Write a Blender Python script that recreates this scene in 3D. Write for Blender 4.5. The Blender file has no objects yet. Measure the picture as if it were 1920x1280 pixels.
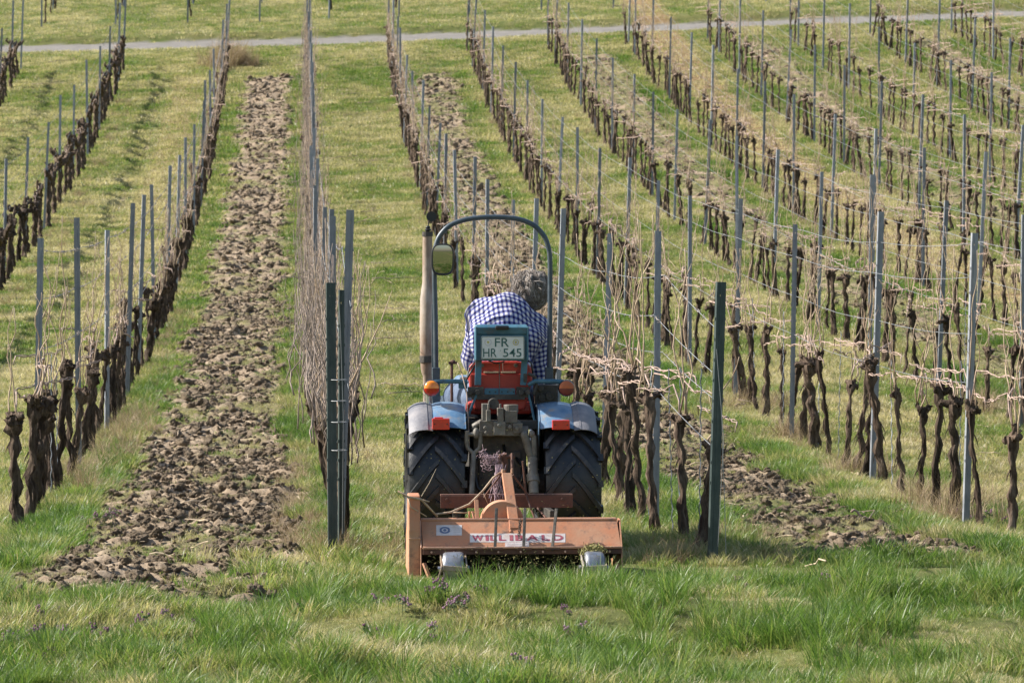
import bpy, bmesh, math, random
import numpy as np
from mathutils import Vector, Matrix, Euler, noise as mnoise
R = math.radians
random.seed(11)
rng = np.random.default_rng(11)
scene = bpy.context.scene
COL = scene.collection

# ------------------------------------------------------------------ camera
FPX = 7000.0
YAW, PITCH = R(3.254), R(1.5)
CAM = Vector((-0.22, 0.0, 1.79))
cd = bpy.data.cameras.new('camera'); cam = bpy.data.objects.new('camera', cd); COL.objects.link(cam)
cam.location = CAM; cam.rotation_euler = (R(90) - PITCH, 0, -YAW)
cd.sensor_width = 36; cd.lens = FPX / 1920 * 36; cd.clip_start = 0.5; cd.clip_end = 3000
cd.dof.use_dof = True; cd.dof.focus_distance = 20.6; cd.dof.aperture_fstop = 13.0
scene.camera = cam
CMAT = cam.rotation_euler.to_matrix()

def W(px, py, Y):
    """point of the plane y = Y seen at photo pixel (px, py)"""
    d = CMAT @ Vector(((px - 960) / FPX, -(py - 640) / FPX, -1.0))
    t = (Y - CAM.y) / d.y
    return CAM + d * t

CI = CMAT.transposed()
def proj(x, y, z):
    v = CI @ (Vector((x, y, z)) - CAM)
    return 960 + FPX * v.x / -v.z, 640 - FPX * v.y / -v.z, -v.z

# ------------------------------------------------------------------ materials
def nt(m):
    m.use_nodes = True
    return m.node_tree.nodes, m.node_tree.links

def mat(name, col, rough=0.7, metal=0.0, col2=None, scale=12.0, bump=0.0, bscale=None, spec=0.5,
        col3=None, scale3=3.0, cut=(0.4, 0.65), cut3=(0.5, 0.7), stretch=(1, 1, 1), trans=0.0, coat=0.0, vary=0.0):
    m = bpy.data.materials.new(name); N, L = nt(m)
    b = N['Principled BSDF']
    b.inputs['Roughness'].default_value = rough; b.inputs['Metallic'].default_value = metal
    b.inputs['Specular IOR Level'].default_value = spec
    if coat: b.inputs['Coat Weight'].default_value = coat
    b.inputs['Base Color'].default_value = (*col, 1)
    tc = N.new('ShaderNodeTexCoord'); mp = N.new('ShaderNodeMapping')
    L.new(tc.outputs['Object'], mp.inputs[0]); mp.inputs['Scale'].default_value = stretch
    out = None
    if col2:
        n = N.new('ShaderNodeTexNoise'); n.inputs['Scale'].default_value = scale; n.inputs['Detail'].default_value = 6
        n.inputs['Roughness'].default_value = 0.65
        L.new(mp.outputs[0], n.inputs['Vector'])
        r = N.new('ShaderNodeMapRange'); r.inputs[1].default_value, r.inputs[2].default_value = cut
        L.new(n.outputs['Fac'], r.inputs[0])
        mx = N.new('ShaderNodeMix'); mx.data_type = 'RGBA'
        mx.inputs[6].default_value = (*col, 1); mx.inputs[7].default_value = (*col2, 1)
        L.new(r.outputs[0], mx.inputs[0]); out = mx.outputs[2]
        rr = N.new('ShaderNodeMapRange'); rr.inputs[3].default_value = max(0.05, rough - .12); rr.inputs[4].default_value = min(1, rough + .15)
        L.new(n.outputs['Fac'], rr.inputs[0]); L.new(rr.outputs[0], b.inputs['Roughness'])
    if col3:
        n3 = N.new('ShaderNodeTexNoise'); n3.inputs['Scale'].default_value = scale3; n3.inputs['Detail'].default_value = 8
        n3.inputs['Roughness'].default_value = 0.7
        L.new(mp.outputs[0], n3.inputs['Vector'])
        r3 = N.new('ShaderNodeMapRange'); r3.inputs[1].default_value, r3.inputs[2].default_value = cut3
        L.new(n3.outputs['Fac'], r3.inputs[0])
        mx3 = N.new('ShaderNodeMix'); mx3.data_type = 'RGBA'
        mx3.inputs[7].default_value = (*col3, 1); L.new(r3.outputs[0], mx3.inputs[0])
        if out: L.new(out, mx3.inputs[6])
        else: mx3.inputs[6].default_value = (*col, 1)
        out = mx3.outputs[2]
    if vary:
        oi = N.new('ShaderNodeObjectInfo'); rv = N.new('ShaderNodeMapRange'); rv.inputs[3].default_value = 1 - vary; rv.inputs[4].default_value = 1 + vary
        L.new(oi.outputs['Random'], rv.inputs[0]); hv = N.new('ShaderNodeHueSaturation'); L.new(rv.outputs[0], hv.inputs['Value']); L.new(out, hv.inputs['Color']); out = hv.outputs[0]
    if out: L.new(out, b.inputs['Base Color'])
    if bump:
        nb = N.new('ShaderNodeTexNoise'); nb.inputs['Scale'].default_value = bscale or scale * 3; nb.inputs['Detail'].default_value = 5
        L.new(mp.outputs[0], nb.inputs['Vector'])
        bp = N.new('ShaderNodeBump'); bp.inputs['Strength'].default_value = 1.0; bp.inputs['Distance'].default_value = bump
        L.new(nb.outputs['Fac'], bp.inputs['Height']); L.new(bp.outputs[0], b.inputs['Normal'])
    return m

M = {}
M['galv'] = mat('galvanised_steel', (.19, .205, .235), .55, .35, (.28, .295, .32), 30, .0008, 60, col3=(.12, .125, .135), scale3=6, cut3=(.55, .75), stretch=(1, 1, .25), vary=.28)
M['green_steel'] = mat('dark_green_painted_steel', (.030, .048, .048), .5, .2, (.065, .085, .08), 22, .0008, 50, stretch=(1, 1, .3))
M['hole_rust'] = mat('rusty_hole_rim', (.35, .27, .1), .8)
M['wire'] = mat('weathered_wire', (.30, .31, .32), .45, .6)
M['bark'] = mat('vine_bark', (.036, .024, .018), .95, 0, (.12, .088, .064), 30, .02, 40, stretch=(1, 1, .2), spec=.15, col3=(.19, .15, .12), scale3=20, cut3=(.55, .72), vary=.35)
M['cane'] = mat('dry_vine_cane', (.38, .285, .235), .6, 0, (.18, .12, .095), 30, spec=.3, stretch=(1, 1, .4), vary=.25)
M['shoot'] = mat('vine_shoot', (.46, .35, .24), .6, 0, (.27, .18, .12), 30, spec=.4, stretch=(1, 1, .3))
M['tendril'] = mat('withered_tendril', (.34, .29, .26), .9, 0, (.16, .13, .12), 40)

def inst_mat(name, stops, trans=0.35, rough=.5, spec=.4, root=None):
    """leaf / blade material: colour picked from a ramp by the instance's own tint attribute"""
    m = bpy.data.materials.new(name); N, L = nt(m)
    b = N['Principled BSDF']; out = N['Material Output']
    a = N.new('ShaderNodeAttribute'); a.attribute_type = 'INSTANCER'; a.attribute_name = 'tint'
    bl = N.new('ShaderNodeAttribute'); bl.attribute_name = 'blade'
    ad = N.new('ShaderNodeMath'); ad.operation = 'MULTIPLY_ADD'
    L.new(bl.outputs['Fac'], ad.inputs[0]); ad.inputs[1].default_value = .38; L.new(a.outputs['Fac'], ad.inputs[2])
    cr = N.new('ShaderNodeValToRGB'); e = cr.color_ramp.elements
    for i, (p, c) in enumerate(stops):
        el = e[i] if i < 2 else e.new(p)
        el.position = p; el.color = (*c, 1)
    L.new(ad.outputs[0], cr.inputs[0]); L.new(cr.outputs[0], b.inputs['Base Color'])
    b.inputs['Roughness'].default_value = rough; b.inputs['Specular IOR Level'].default_value = spec
    t = N.new('ShaderNodeBsdfTranslucent'); mul = N.new('ShaderNodeMix'); mul.data_type = 'RGBA'; mul.blend_type = 'MULTIPLY'
    mul.inputs[0].default_value = 1; L.new(cr.outputs[0], mul.inputs[6]); mul.inputs[7].default_value = (1.35, 1.4, .95, 1)
    L.new(mul.outputs[2], t.inputs[0])
    mx = N.new('ShaderNodeMixShader'); mx.inputs[0].default_value = trans
    L.new(b.outputs[0], mx.inputs[1]); L.new(t.outputs[0], mx.inputs[2]); L.new(mx.outputs[0], out.inputs[0])
    return m

GRN = [(0.0, (.035, .085, .012)), (.28, (.105, .185, .034)), (.5, (.195, .235, .068)), (.72, (.32, .28, .145)), (1.0, (.52, .45, .30))]
M['grass'] = inst_mat('grass_blades', GRN, .44, .42, .45)
M['dry'] = inst_mat('dry_grass_stems', [(0, (.16, .115, .07)), (.5, (.30, .22, .14)), (1, (.48, .38, .27))], .2, .7, .2)
M['weed'] = inst_mat('weed_leaves', [(0, (.05, .10, .03)), (.5, (.09, .15, .05)), (1, (.2, .24, .13))], .3, .4, .5)
M['petal'] = inst_mat('purple_petals', [(0, (.20, .09, .15)), (1, (.36, .22, .31))], .3, .6)
M['clod'] = mat('dry_earth', (.28, .213, .150), .98, 0, (.40, .32, .237), 9, .03, 22, spec=.1, col3=(.19, .15, .075), scale3=4, cut3=(.5, .75))
M['straw'] = mat('straw', (.55, .44, .30), .8, 0, (.35, .27, .19), 10)

# ------------------------------------------------------------------ object helpers
def link(o, parent=None):
    COL.objects.link(o)
    if parent is not None: o.parent = parent
    return o

def tag(o, label=None, cat=None, group=None, kind=None):
    if label: o['label'] = label
    if cat: o['category'] = cat
    if group: o['group'] = group
    if kind: o['kind'] = kind
    return o

def empty(name, loc, rot=(0, 0, 0)):
    o = bpy.data.objects.new(name, None); o.location = loc; o.rotation_euler = rot
    o.empty_display_size = .1
    return link(o)

class MB:
    """collects shapes, then links them as ONE mesh object"""
    def __init__(s): s.v = []; s.f = []; s.mi = []
    def add(s, vs, fs, m=0):
        n = len(s.v); s.v += [tuple(p) for p in vs]; s.f += [tuple(i + n for i in f) for f in fs]; s.mi += [m] * len(fs)
        return s
    def box(s, c, d, rot=None, m=0, taper=(1, 1)):
        vs = []
        for z in (-1, 1):
            k = taper if z > 0 else (1, 1)
            for x, y in ((-1, -1), (1, -1), (1, 1), (-1, 1)):
                p = Vector((x * d[0] / 2 * k[0], y * d[1] / 2 * k[1], z * d[2] / 2))
                if rot is not None: p = (rot.to_matrix() if isinstance(rot, Euler) else rot) @ p
                vs.append(p + Vector(c))
        return s.add(vs, [(3, 2, 1, 0), (4, 5, 6, 7), (0, 1, 5, 4), (1, 2, 6, 5), (2, 3, 7, 6), (3, 0, 4, 7)], m)
    def bar(s, a, b, w, t, up=(0, 0, 1), m=0):
        """flat bar from a to b, width w (sideways), thickness t"""
        a, b = Vector(a), Vector(b); d = (b - a); L_ = d.length; d.normalize()
        u = Vector(up)
        if abs(u.dot(d)) > .98: u = Vector((0, 1, 0))
        x = d.cross(u).normalized(); y = x.cross(d).normalized()
        Mx = Matrix((x, y, d)).transposed()
        return s.box((a + b) / 2, (w, t, L_), Mx, m)
    def tube(s, pts, r, n=10, cap=True, m=0, wob=0, seed=0, closed=False):
        pts = [Vector(p) for p in pts]; k = len(pts)
        rs = r if isinstance(r, (list, tuple)) else [r] * k
        vs = []; up = None
        for i, p in enumerate(pts):
            if closed: t = pts[(i + 1) % k] - pts[i - 1]
            else: t = pts[min(i + 1, k - 1)] - pts[max(i - 1, 0)]
            t.normalize()
            if up is None:
                up = Vector((0, 0, 1)) if abs(t.z) < .9 else Vector((1, 0, 0))
            x = t.cross(up)
            if x.length < 1e-4: x = t.orthogonal()
            x.normalize(); up = x.cross(t).normalized()
            for j in range(n):
                a = 2 * math.pi * j / n; q = x * math.cos(a) + up * math.sin(a)
                rr = rs[i]
                if wob:
                    rr *= 1 + wob * mnoise.noise(Vector((math.cos(a) * 1.3 + seed, math.sin(a) * 1.3 - seed * .7, i * .45))) \
                            + wob * .8 * mnoise.noise(Vector((math.cos(a) * 3.1 - seed, math.sin(a) * 3.1 + seed, i * .3)))
                vs.append(p + q * rr)
        fs = []
        kk = k if closed else k - 1
        for i in range(kk):
            for j in range(n):
                a0 = i * n + j; a1 = i * n + (j + 1) % n; i2 = (i + 1) % k
                fs.append((a0, a1, i2 * n + (j + 1) % n, i2 * n + j))
        if cap and not closed:
            fs.append(tuple(range(n - 1, -1, -1))); fs.append(tuple((k - 1) * n + j for j in range(n)))
        return s.add(vs, fs, m)
    def cyl(s, a, b, r, n=20, m=0, r2=None):
        return s.tube([a, b], [r, r if r2 is None else r2], n, m=m)
    def lathe(s, prof, axis='x', c=(0, 0, 0), n=40, m=0, closed=False):
        """prof: (along axis, radius)"""
        vs = []; k = len(prof)
        for a_, r_ in prof:
            for j in range(n):
                t = 2 * math.pi * j / n; p, q = r_ * math.cos(t), r_ * math.sin(t)
                v = {'x': (a_, p, q), 'y': (p, a_, -q), 'z': (p, q, a_)}[axis]
                vs.append(Vector(v) + Vector(c))
        fs = []
        for i in range(k if closed else k - 1):
            i2 = (i + 1) % k
            for j in range(n):
                j2 = (j + 1) % n
                fs.append((i * n + j, i * n + j2, i2 * n + j2, i2 * n + j))
        if not closed:
            fs.append(tuple(range(n - 1, -1, -1))); fs.append(tuple((k - 1) * n + j for j in range(n)))
        return s.add(vs, fs, m)
    def ball(s, c, r, m=0, n=10, wob=0, seed=0):
        r = r if isinstance(r, (tuple, list)) else (r, r, r)
        vs = []; fs = []; h = n // 2 + 1
        for i in range(h + 1):
            ph = math.pi * i / h
            for j in range(n):
                t = 2 * math.pi * j / n
                d = Vector((math.sin(ph) * math.cos(t), math.sin(ph) * math.sin(t), math.cos(ph)))
                w = 1 + (wob * mnoise.noise(d * 2.1 + Vector((seed, seed * .3, -seed))) * 1.6 if wob else 0)
                vs.append((c[0] + d.x * r[0] * w, c[1] + d.y * r[1] * w, c[2] + d.z * r[2] * w))
        for i in range(h):
            for j in range(n):
                fs.append((i * n + j, i * n + (j + 1) % n, (i + 1) * n + (j + 1) % n, (i + 1) * n + j))
        return s.add(vs, fs, m)
    def prism(s, poly, axis, a0, a1, m=0):
        """poly in the other two axes, extruded along axis from a0 to a1"""
        def P(p, a): return {'x': (a, p[0], p[1]), 'y': (p[0], a, p[1]), 'z': (p[0], p[1], a)}[axis]
        n = len(poly); vs = [P(p, a0) for p in poly] + [P(p, a1) for p in poly]
        fs = [tuple(range(n))[::-1], tuple(range(n, 2 * n))] + [(i, (i + 1) % n, n + (i + 1) % n, n + i) for i in range(n)]
        return s.add(vs, fs, m)
    def mesh(s, name, mats, smooth=False, bevel=0):
        me = bpy.data.meshes.new(name); me.from_pydata(s.v, [], s.f)
        for k in (mats if isinstance(mats, (list, tuple)) else [mats]): me.materials.append(k)
        me.polygons.foreach_set('material_index', s.mi)
        bm = bmesh.new(); bm.from_mesh(me)
        if bevel:
            bmesh.ops.remove_doubles(bm, verts=bm.verts, dist=1e-5)
        bmesh.ops.recalc_face_normals(bm, faces=bm.faces)
        if bevel:
            es = [e for e in bm.edges if len(e.link_faces) == 2 and e.calc_face_angle(0) > .5]
            bmesh.ops.bevel(bm, geom=es, offset=bevel, segments=2, profile=.5, affect='EDGES', clamp_overlap=True)
        bm.to_mesh(me); bm.free()
        if smooth is True: me.shade_smooth()
        elif smooth:
            me.shade_smooth(); me.set_sharp_from_angle(angle=R(smooth))
        return me
    def build(s, name, mats, parent=None, smooth=False, bevel=0, loc=None):
        me = s.mesh(name, mats, smooth, bevel)
        o = bpy.data.objects.new(name, me); link(o, parent)
        if loc is not None: o.location = loc
        return o

# ------------------------------------------------------------------ terrain
_H = np.random.default_rng(5).random((256, 256))
def vnoise(x, y, sc, ox=0.0):
    x = np.asarray(x, float) / sc + ox; y = np.asarray(y, float) / sc + ox * 1.7
    xi = np.floor(x).astype(int); yi = np.floor(y).astype(int); fx = x - xi; fy = y - yi
    fx = fx * fx * (3 - 2 * fx); fy = fy * fy * (3 - 2 * fy)
    a = _H[xi & 255, yi & 255]; b = _H[(xi + 1) & 255, yi & 255]; c = _H[xi & 255, (yi + 1) & 255]; d = _H[(xi + 1) & 255, (yi + 1) & 255]
    return (a * (1 - fx) + b * fx) * (1 - fy) + (c * (1 - fx) + d * fx) * fy - .5
def fbm(x, y, sc, o=0.0, k=3):
    s = 0; a = 1; t = 0
    for i in range(k):
        s = s + a * vnoise(x, y, sc / 2 ** i, o + i * 7.3); t += a; a *= .55
    return s / t

PY = np.array([-400, -20, 8, 14, 18, 21, 26, 31, 38, 44, 50, 56, 65, 72, 80, 90, 98, 110, 140, 200, 260, 600, 1500])
PZ = np.array([2.0, .3, -.02, 0, .02, 0, -.10, -.07, .12, .36, .75, 1.15, 1.95, 2.75, 3.7, 5.25, 6.65, 8.85, 14.3, 24, 31, 50, 80.])
# pchip-ish: dense linear table, then smoothed
_ty = np.arange(-400, 1500, .5); _tz = np.interp(_ty, PY, PZ)
_k = np.hanning(13); _k /= _k.sum(); _tz = np.convolve(np.pad(_tz, 6, mode='edge'), _k, mode='valid')
TY = np.array([0, 21, 30, 37, 50, 98, 200, 400]); TT = np.array([0, 0, .010, .03, .044, .06, .06, .0])
def tilt(x, y):
    t = np.interp(y, TY, TT); xs = np.where(x < 0, x * .78, x)
    xs = np.clip(xs, -40, 60)
    return t * xs
def base_z(x, y): return np.interp(y, _ty, _tz) + tilt(np.asarray(x, float), np.asarray(y, float))

STRIPS = [(-1.76, -.30, 18.45, 94.5), (2.45, 3.68, 20.9, 93.5), (6.75, 7.9, 22.5, 95.5), (10.95, 12.05, 24, 96), (15.1, 16.3, 24, 95), (19.2, 20.5, 24, 94)]
def road_near(x): return 100.6 - .14 * x
ROADW = 1.45
def soil_mask(x, y):
    x = np.asarray(x, float); y = np.asarray(y, float); m = np.zeros(np.broadcast(x, y).shape)
    e = vnoise(x, y, .22, 3.1) * .34 + vnoise(x, y, .7, 8.1) * .30
    for a, b, y0, y1 in STRIPS:
        near = np.clip((25 - y) / 5, 0, 1) * (-.10 if a < 0 else .15)
        d = np.minimum(np.minimum(x - a + near, b - x + (np.clip((38 - y) / 9, 0, 1) * .26 if a < 0 else .04)), np.minimum((y - y0), (y1 - y)) * .8) + e * .8
        m = np.maximum(m, np.clip(d / .22, 0, 1))
    return m
def patch(x, y):      # moss / weed patches inside the soil
    x = np.asarray(x, float); return np.clip((fbm(x, y, .30, 21.0) + fbm(x, y, 2.2, 4.4) * .4 - .015 + .075 * (x > 2) + .17 * (x > 5)) * 6, 0, 1)
def rut_mask(x, y):
    x = np.asarray(x, float); y = np.asarray(y, float)
    c = -3.62 + .05 * np.sin(y * .25) - np.clip((62 - y) / 30, 0, 1) * .25
    m = np.clip(1 - np.abs(x - c + vnoise(x, y, .3, 2) * .12) / .10, 0, 1) * np.clip((y - 36) / 8, 0, 1) * np.clip((95 - y) / 2, 0, 1)
    m *= np.clip((vnoise(x, y, 1.1, 9.) + .35) * 3, 0, 1)
    return m
def brown_mask(x, y):
    x = np.asarray(x, float); y = np.asarray(y, float)
    b = np.clip(np.minimum(x - 8.75, 10.0 - x) / .3, 0, 1) * np.clip((y - 30) / 10, 0, 1)
    b = np.maximum(b, .75 * np.clip(np.minimum(x - 4.7, 5.8 - x) / .35, 0, 1) * np.clip((48 - y) / 15, 0, 1))
    b = np.maximum(b, .55 * np.clip(np.minimum(x + 3.5, -2.5 - x) / .2, 0, 1) * np.clip((y - 28) / 15, 0, 1) * np.clip((97 - y) / 3, 0, 1))
    return b
def road_mask(x, y):
    rn = road_near(np.asarray(x, float)); e = vnoise(x, y, .5, 6.) * .12
    return np.clip(np.minimum(y - rn + e, rn + ROADW - y + e) / .06, 0, 1)
def clods_h(x, y):
    l = 1 - np.abs(vnoise(x, y, .21, 1.3)) * 4; l2 = 1 - np.abs(vnoise(x, y, .11, 5.3)) * 4
    return .060 * np.clip(l, 0, 1) ** 1.2 * (vnoise(x, y, .5, 2.2) + .8) + .030 * np.clip(l2, 0, 1) + vnoise(x, y, .07, 9.2) * .035
def ground_z(x, y):
    x = np.asarray(x, float); y = np.asarray(y, float)
    z = base_z(x, y)
    near = np.clip((130 - y) / 20, 0, 1) * np.clip((y + 5) / 10, 0, 1)
    s = soil_mask(x, y)
    z = z + near * ((fbm(x, y, 1.6, 3.3) * .07 + fbm(x, y, .45, 7.7) * .03) * (1 - s * .5))
    z = z + s * (clods_h(x, y) - .015)
    z = z - .06 * rut_mask(x, y)
    fg = np.clip((19.2 - y) / 1.5, 0, 1) * np.clip((y - 5) / 6, 0, 1)
    z = z + fg * (fbm(x, y, .9, 12.) * .30)
    # low verge bank on the far side of the track
    d = y - road_near(x) - ROADW
    z = z + .16 * np.clip(d / .25, 0, 1) * np.exp(-np.clip(d, 0, 99) / 6) * near
    z = np.where((d < 0) & (d > -ROADW), base_z(x, y) - .02, z)
    return z
def gz(x, y): return float(ground_z(np.array([x]), np.array([y]))[0])

def axis(segs, grow=None):
    out = []
    for a, b, st in segs: out += list(np.arange(a, b, st))
    return out
xs = [-1200, -800, -500, -300, -180, -110, -70, -45, -30, -22, -17, -13, -11, -9.8] + axis([(-9, -4, .07), (-4, 7, .05), (7, 22, .07)]) + [22.2, 24, 27, 32, 40, 55, 80, 120, 180, 300, 500, 800, 1200]
ys = [-400, -250, -150, -90, -50, -30, -18, -10, -4, 0, 3, 6, 8, 10] + axis([(11, 18, .07), (18, 30, .04), (30, 55, .07), (55, 106, .11), (106, 125, .5)]) + [127, 130, 135, 142, 150, 165, 185, 210, 240, 280, 340, 420, 550, 800, 1100, 1490]
X, Y = np.meshgrid(np.array(xs), np.array(ys)); nx, ny = len(xs), len(ys)
Z = ground_z(X, Y)
me = bpy.data.meshes.new('ground'); nv = nx * ny
me.vertices.add(nv); me.vertices.foreach_set('co', np.stack([X, Y, Z], -1).astype(np.float32).ravel())
ii = (np.arange(ny - 1)[:, None] * nx + np.arange(nx - 1)[None]).ravel()
fc = np.stack([ii, ii + 1, ii + nx + 1, ii + nx], -1); nf = len(fc)
me.loops.add(nf * 4); me.loops.foreach_set('vertex_index', fc.astype(np.int32).ravel())
me.polygons.add(nf); me.polygons.foreach_set('loop_start', (np.arange(nf) * 4).astype(np.int32)); me.polygons.foreach_set('loop_total', np.full(nf, 4, np.int32))
me.update(); me.shade_smooth()
def vattr(me, name, arr):
    a = me.attributes.new(name, 'FLOAT', 'POINT'); a.data.foreach_set('value', np.asarray(arr, np.float32).ravel())
vattr(me, 'soil', np.maximum(np.maximum(soil_mask(X, Y) * (1 - .75 * patch(X, Y)), rut_mask(X, Y)), 0))
vattr(me, 'brown', brown_mask(X, Y)); vattr(me, 'road', road_mask(X, Y))
m = bpy.data.materials.new('vineyard_ground'); N, L = nt(m); b = N['Principled BSDF']
b.inputs['Roughness'].default_value = .97; b.inputs['Specular IOR Level'].default_value = .1
geo = N.new('ShaderNodeNewGeometry')
def noise(sc, det=5, r=.6):
    n = N.new('ShaderNodeTexNoise'); n.inputs['Scale'].default_value = sc; n.inputs['Detail'].default_value = det; n.inputs['Roughness'].default_value = r
    L.new(geo.outputs['Position'], n.inputs['Vector']); return n.outputs['Fac']
def ramp(src, *st):
    c = N.new('ShaderNodeValToRGB'); e = c.color_ramp.elements
    for i, (p, k) in enumerate(st):
        el = e[i] if i < 2 else e.new(p); el.position = p; el.color = (*k, 1)
    L.new(src, c.inputs[0]); return c.outputs[0]
def mixc(f, a, b_):
    x = N.new('ShaderNodeMix'); x.data_type = 'RGBA'; L.new(f, x.inputs[0]); L.new(a, x.inputs[6]); L.new(b_, x.inputs[7]); return x.outputs[2]
def at(n):
    a = N.new('ShaderNodeAttribute'); a.attribute_name = n; return a.outputs['Fac']
turf = ramp(noise(3.5, 8, .7), (.3, (.06, .085, .025)), (.5, (.12, .13, .045)), (.7, (.20, .17, .085)))
big = ramp(noise(.55, 4), (.35, (.085, .12, .03)), (.65, (.15, .14, .055)))
x = N.new('ShaderNodeMix'); x.data_type = 'RGBA'; x.inputs[0].default_value = .5; L.new(turf, x.inputs[6]); L.new(big, x.inputs[7])
soil = ramp(noise(9, 10, .78), (.3, (.19, .14, .085)), (.5, (.30, .228, .16)), (.7, (.42, .34, .25)))
brown = ramp(noise(9, 8, .7), (.3, (.13, .085, .04)), (.6, (.27, .19, .10)), (.8, (.32, .25, .15)))
road = ramp(noise(2.5, 9, .7), (.3, (.17, .16, .145)), (.7, (.235, .22, .205)))
c = mixc(at('brown'), x.outputs[2], brown); c = mixc(at('soil'), c, soil); c = mixc(at('road'), c, road)
L.new(c, b.inputs['Base Color'])
bp = N.new('ShaderNodeBump'); bp.inputs['Distance'].default_value = .02; L.new(noise(28, 6, .7), bp.inputs['Height']); L.new(bp.outputs[0], b.inputs['Normal'])
me.materials.append(m)
g = bpy.data.objects.new('ground', me); link(g); g['kind'] = 'structure'

# ------------------------------------------------------------------ stuff: point clouds of small shapes through geometry nodes
def scatter(name, protos, P, rotz, scale, tint, idx, label, cat='', tilt_xy=None):
    """ONE object whose points each carry one of the small prototype meshes"""
    coll = bpy.data.collections.new(name + '_shapes')
    for i, pm in enumerate(protos):
        o = bpy.data.objects.new('%s_shape_%s' % (name, 'abcdefghijklmnop'[i]), pm); coll.objects.link(o)
    n = len(P); me = bpy.data.meshes.new(name); me.vertices.add(n)
    me.vertices.foreach_set('co', np.asarray(P, np.float32).ravel())
    vattr(me, 'size', scale); vattr(me, 'tint', tint)
    a = me.attributes.new('spin', 'FLOAT_VECTOR', 'POINT')
    rot = np.zeros((n, 3), np.float32); rot[:, 2] = rotz
    if tilt_xy is not None: rot[:, :2] = tilt_xy
    a.data.foreach_set('vector', rot.ravel())
    a = me.attributes.new('pick', 'INT', 'POINT'); a.data.foreach_set('value', np.asarray(idx, np.int32))
    o = bpy.data.objects.new(name, me); link(o); tag(o, label, None, None, 'stuff')
    ng = bpy.data.node_groups.new(name + '_nodes', 'GeometryNodeTree')
    ng.interface.new_socket('Geometry', in_out='INPUT', socket_type='NodeSocketGeometry')
    ng.interface.new_socket('Geometry', in_out='OUTPUT', socket_type='NodeSocketGeometry')
    N = ng.nodes; L = ng.links
    gi = N.new('NodeGroupInput'); go = N.new('NodeGroupOutput')
    ci = N.new('GeometryNodeCollectionInfo'); ci.inputs['Collection'].default_value = coll
    ci.inputs['Separate Children'].default_value = True; ci.inputs['Reset Children'].default_value = True
    ip = N.new('GeometryNodeInstanceOnPoints'); ip.inputs['Pick Instance'].default_value = True
    def na(nm, ty):
        x = N.new('GeometryNodeInputNamedAttribute'); x.data_type = ty; x.inputs[0].default_value = nm
        return x.outputs['Attribute']
    L.new(gi.outputs[0], ip.inputs['Points']); L.new(ci.outputs[0], ip.inputs['Instance'])
    L.new(na('pick', 'INT'), ip.inputs['Instance Index'])
    L.new(na('spin', 'FLOAT_VECTOR'), ip.inputs['Rotation'])
    L.new(na('size', 'FLOAT'), ip.inputs['Scale']); L.new(ip.outputs[0], go.inputs[0])
    md = o.modifiers.new('scatter', 'NODES'); md.node_group = ng
    return o

def blade_mesh(name, n, h, spread, w, lean, m, seg=3, curl=.6, seed=0, hvar=.5):
    rr = np.random.default_rng(seed); v = []; f = []; bl = []
    for i in range(n):
        a = rr.random() * 6.283; r0 = spread * math.sqrt(rr.random()); bx, by = r0 * math.cos(a), r0 * math.sin(a)
        d = a + rr.normal() * .8; hh = h * (1 - hvar * rr.random()); ln = lean * (.3 + rr.random()) ; fa = rr.random() * 6.283
        wx, wy = math.cos(fa) * w / 2, math.sin(fa) * w / 2; k = len(v); c = rr.random()
        for s_ in range(seg):
            t = s_ / seg; o = ln * hh * (t ** (1 + curl)); z = hh * t * (1 - .25 * t * ln); ww = 1 - .55 * t
            x_, y_ = bx + math.cos(d) * o, by + math.sin(d) * o
            v += [(x_ - wx * ww, y_ - wy * ww, z - .008), (x_ + wx * ww, y_ + wy * ww, z - .008)]
        o = ln * hh; v.append((bx + math.cos(d) * o, by + math.sin(d) * o, hh * (1 - .3 * ln) - .008))
        for s_ in range(seg - 1):
            q = k + 2 * s_; f.append((q, q + 1, q + 3, q + 2))
        q = k + 2 * (seg - 1); f.append((q, q + 1, q + 2)); bl += [c] * (2 * seg + 1)
    me = bpy.data.meshes.new(name); me.from_pydata(v, [], f); me.materials.append(m); vattr(me, 'blade', bl); me.shade_smooth()
    return me

short = [blade_mesh('short_tuft', 26, .062, .075, .0040, .9, M['grass'], seed=i) for i in range(4)]
mid = [blade_mesh('tuft', 34, .12, .07, .0048, .75, M['grass'], seed=10 + i) for i in range(4)]
tall = [blade_mesh('tall_tuft', 60, .24, .06, .005, .62, M['grass'], seg=4, seed=20 + i) for i in range(3)]
far_t = [blade_mesh('turf_tuft', 20, .075, .12, .009, .8, M['grass'], seg=2, seed=30 + i) for i in range(3)]
dry = [blade_mesh('dry_tuft', 60, .32, .09, .0035, .7, M['dry'], seg=4, seed=40 + i, curl=1.0) for i in range(3)]

def in_view(x, y, mg=.7):
    """rough frustum test on the ground, with a margin to either side"""
    dx, dy = x - CAM.x, y; c, s = math.cos(YAW), math.sin(YAW)
    zc = dy * c + dx * s; xc = dx * c - dy * s
    return np.abs(xc) < zc * .1372 + mg + zc * .022
def rand_pts(n, x0, x1, y0, y1):
    x = rng.uniform(x0, x1, n); y = rng.uniform(y0, y1, n); k = in_view(x, y); return x[k], y[k]
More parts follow.
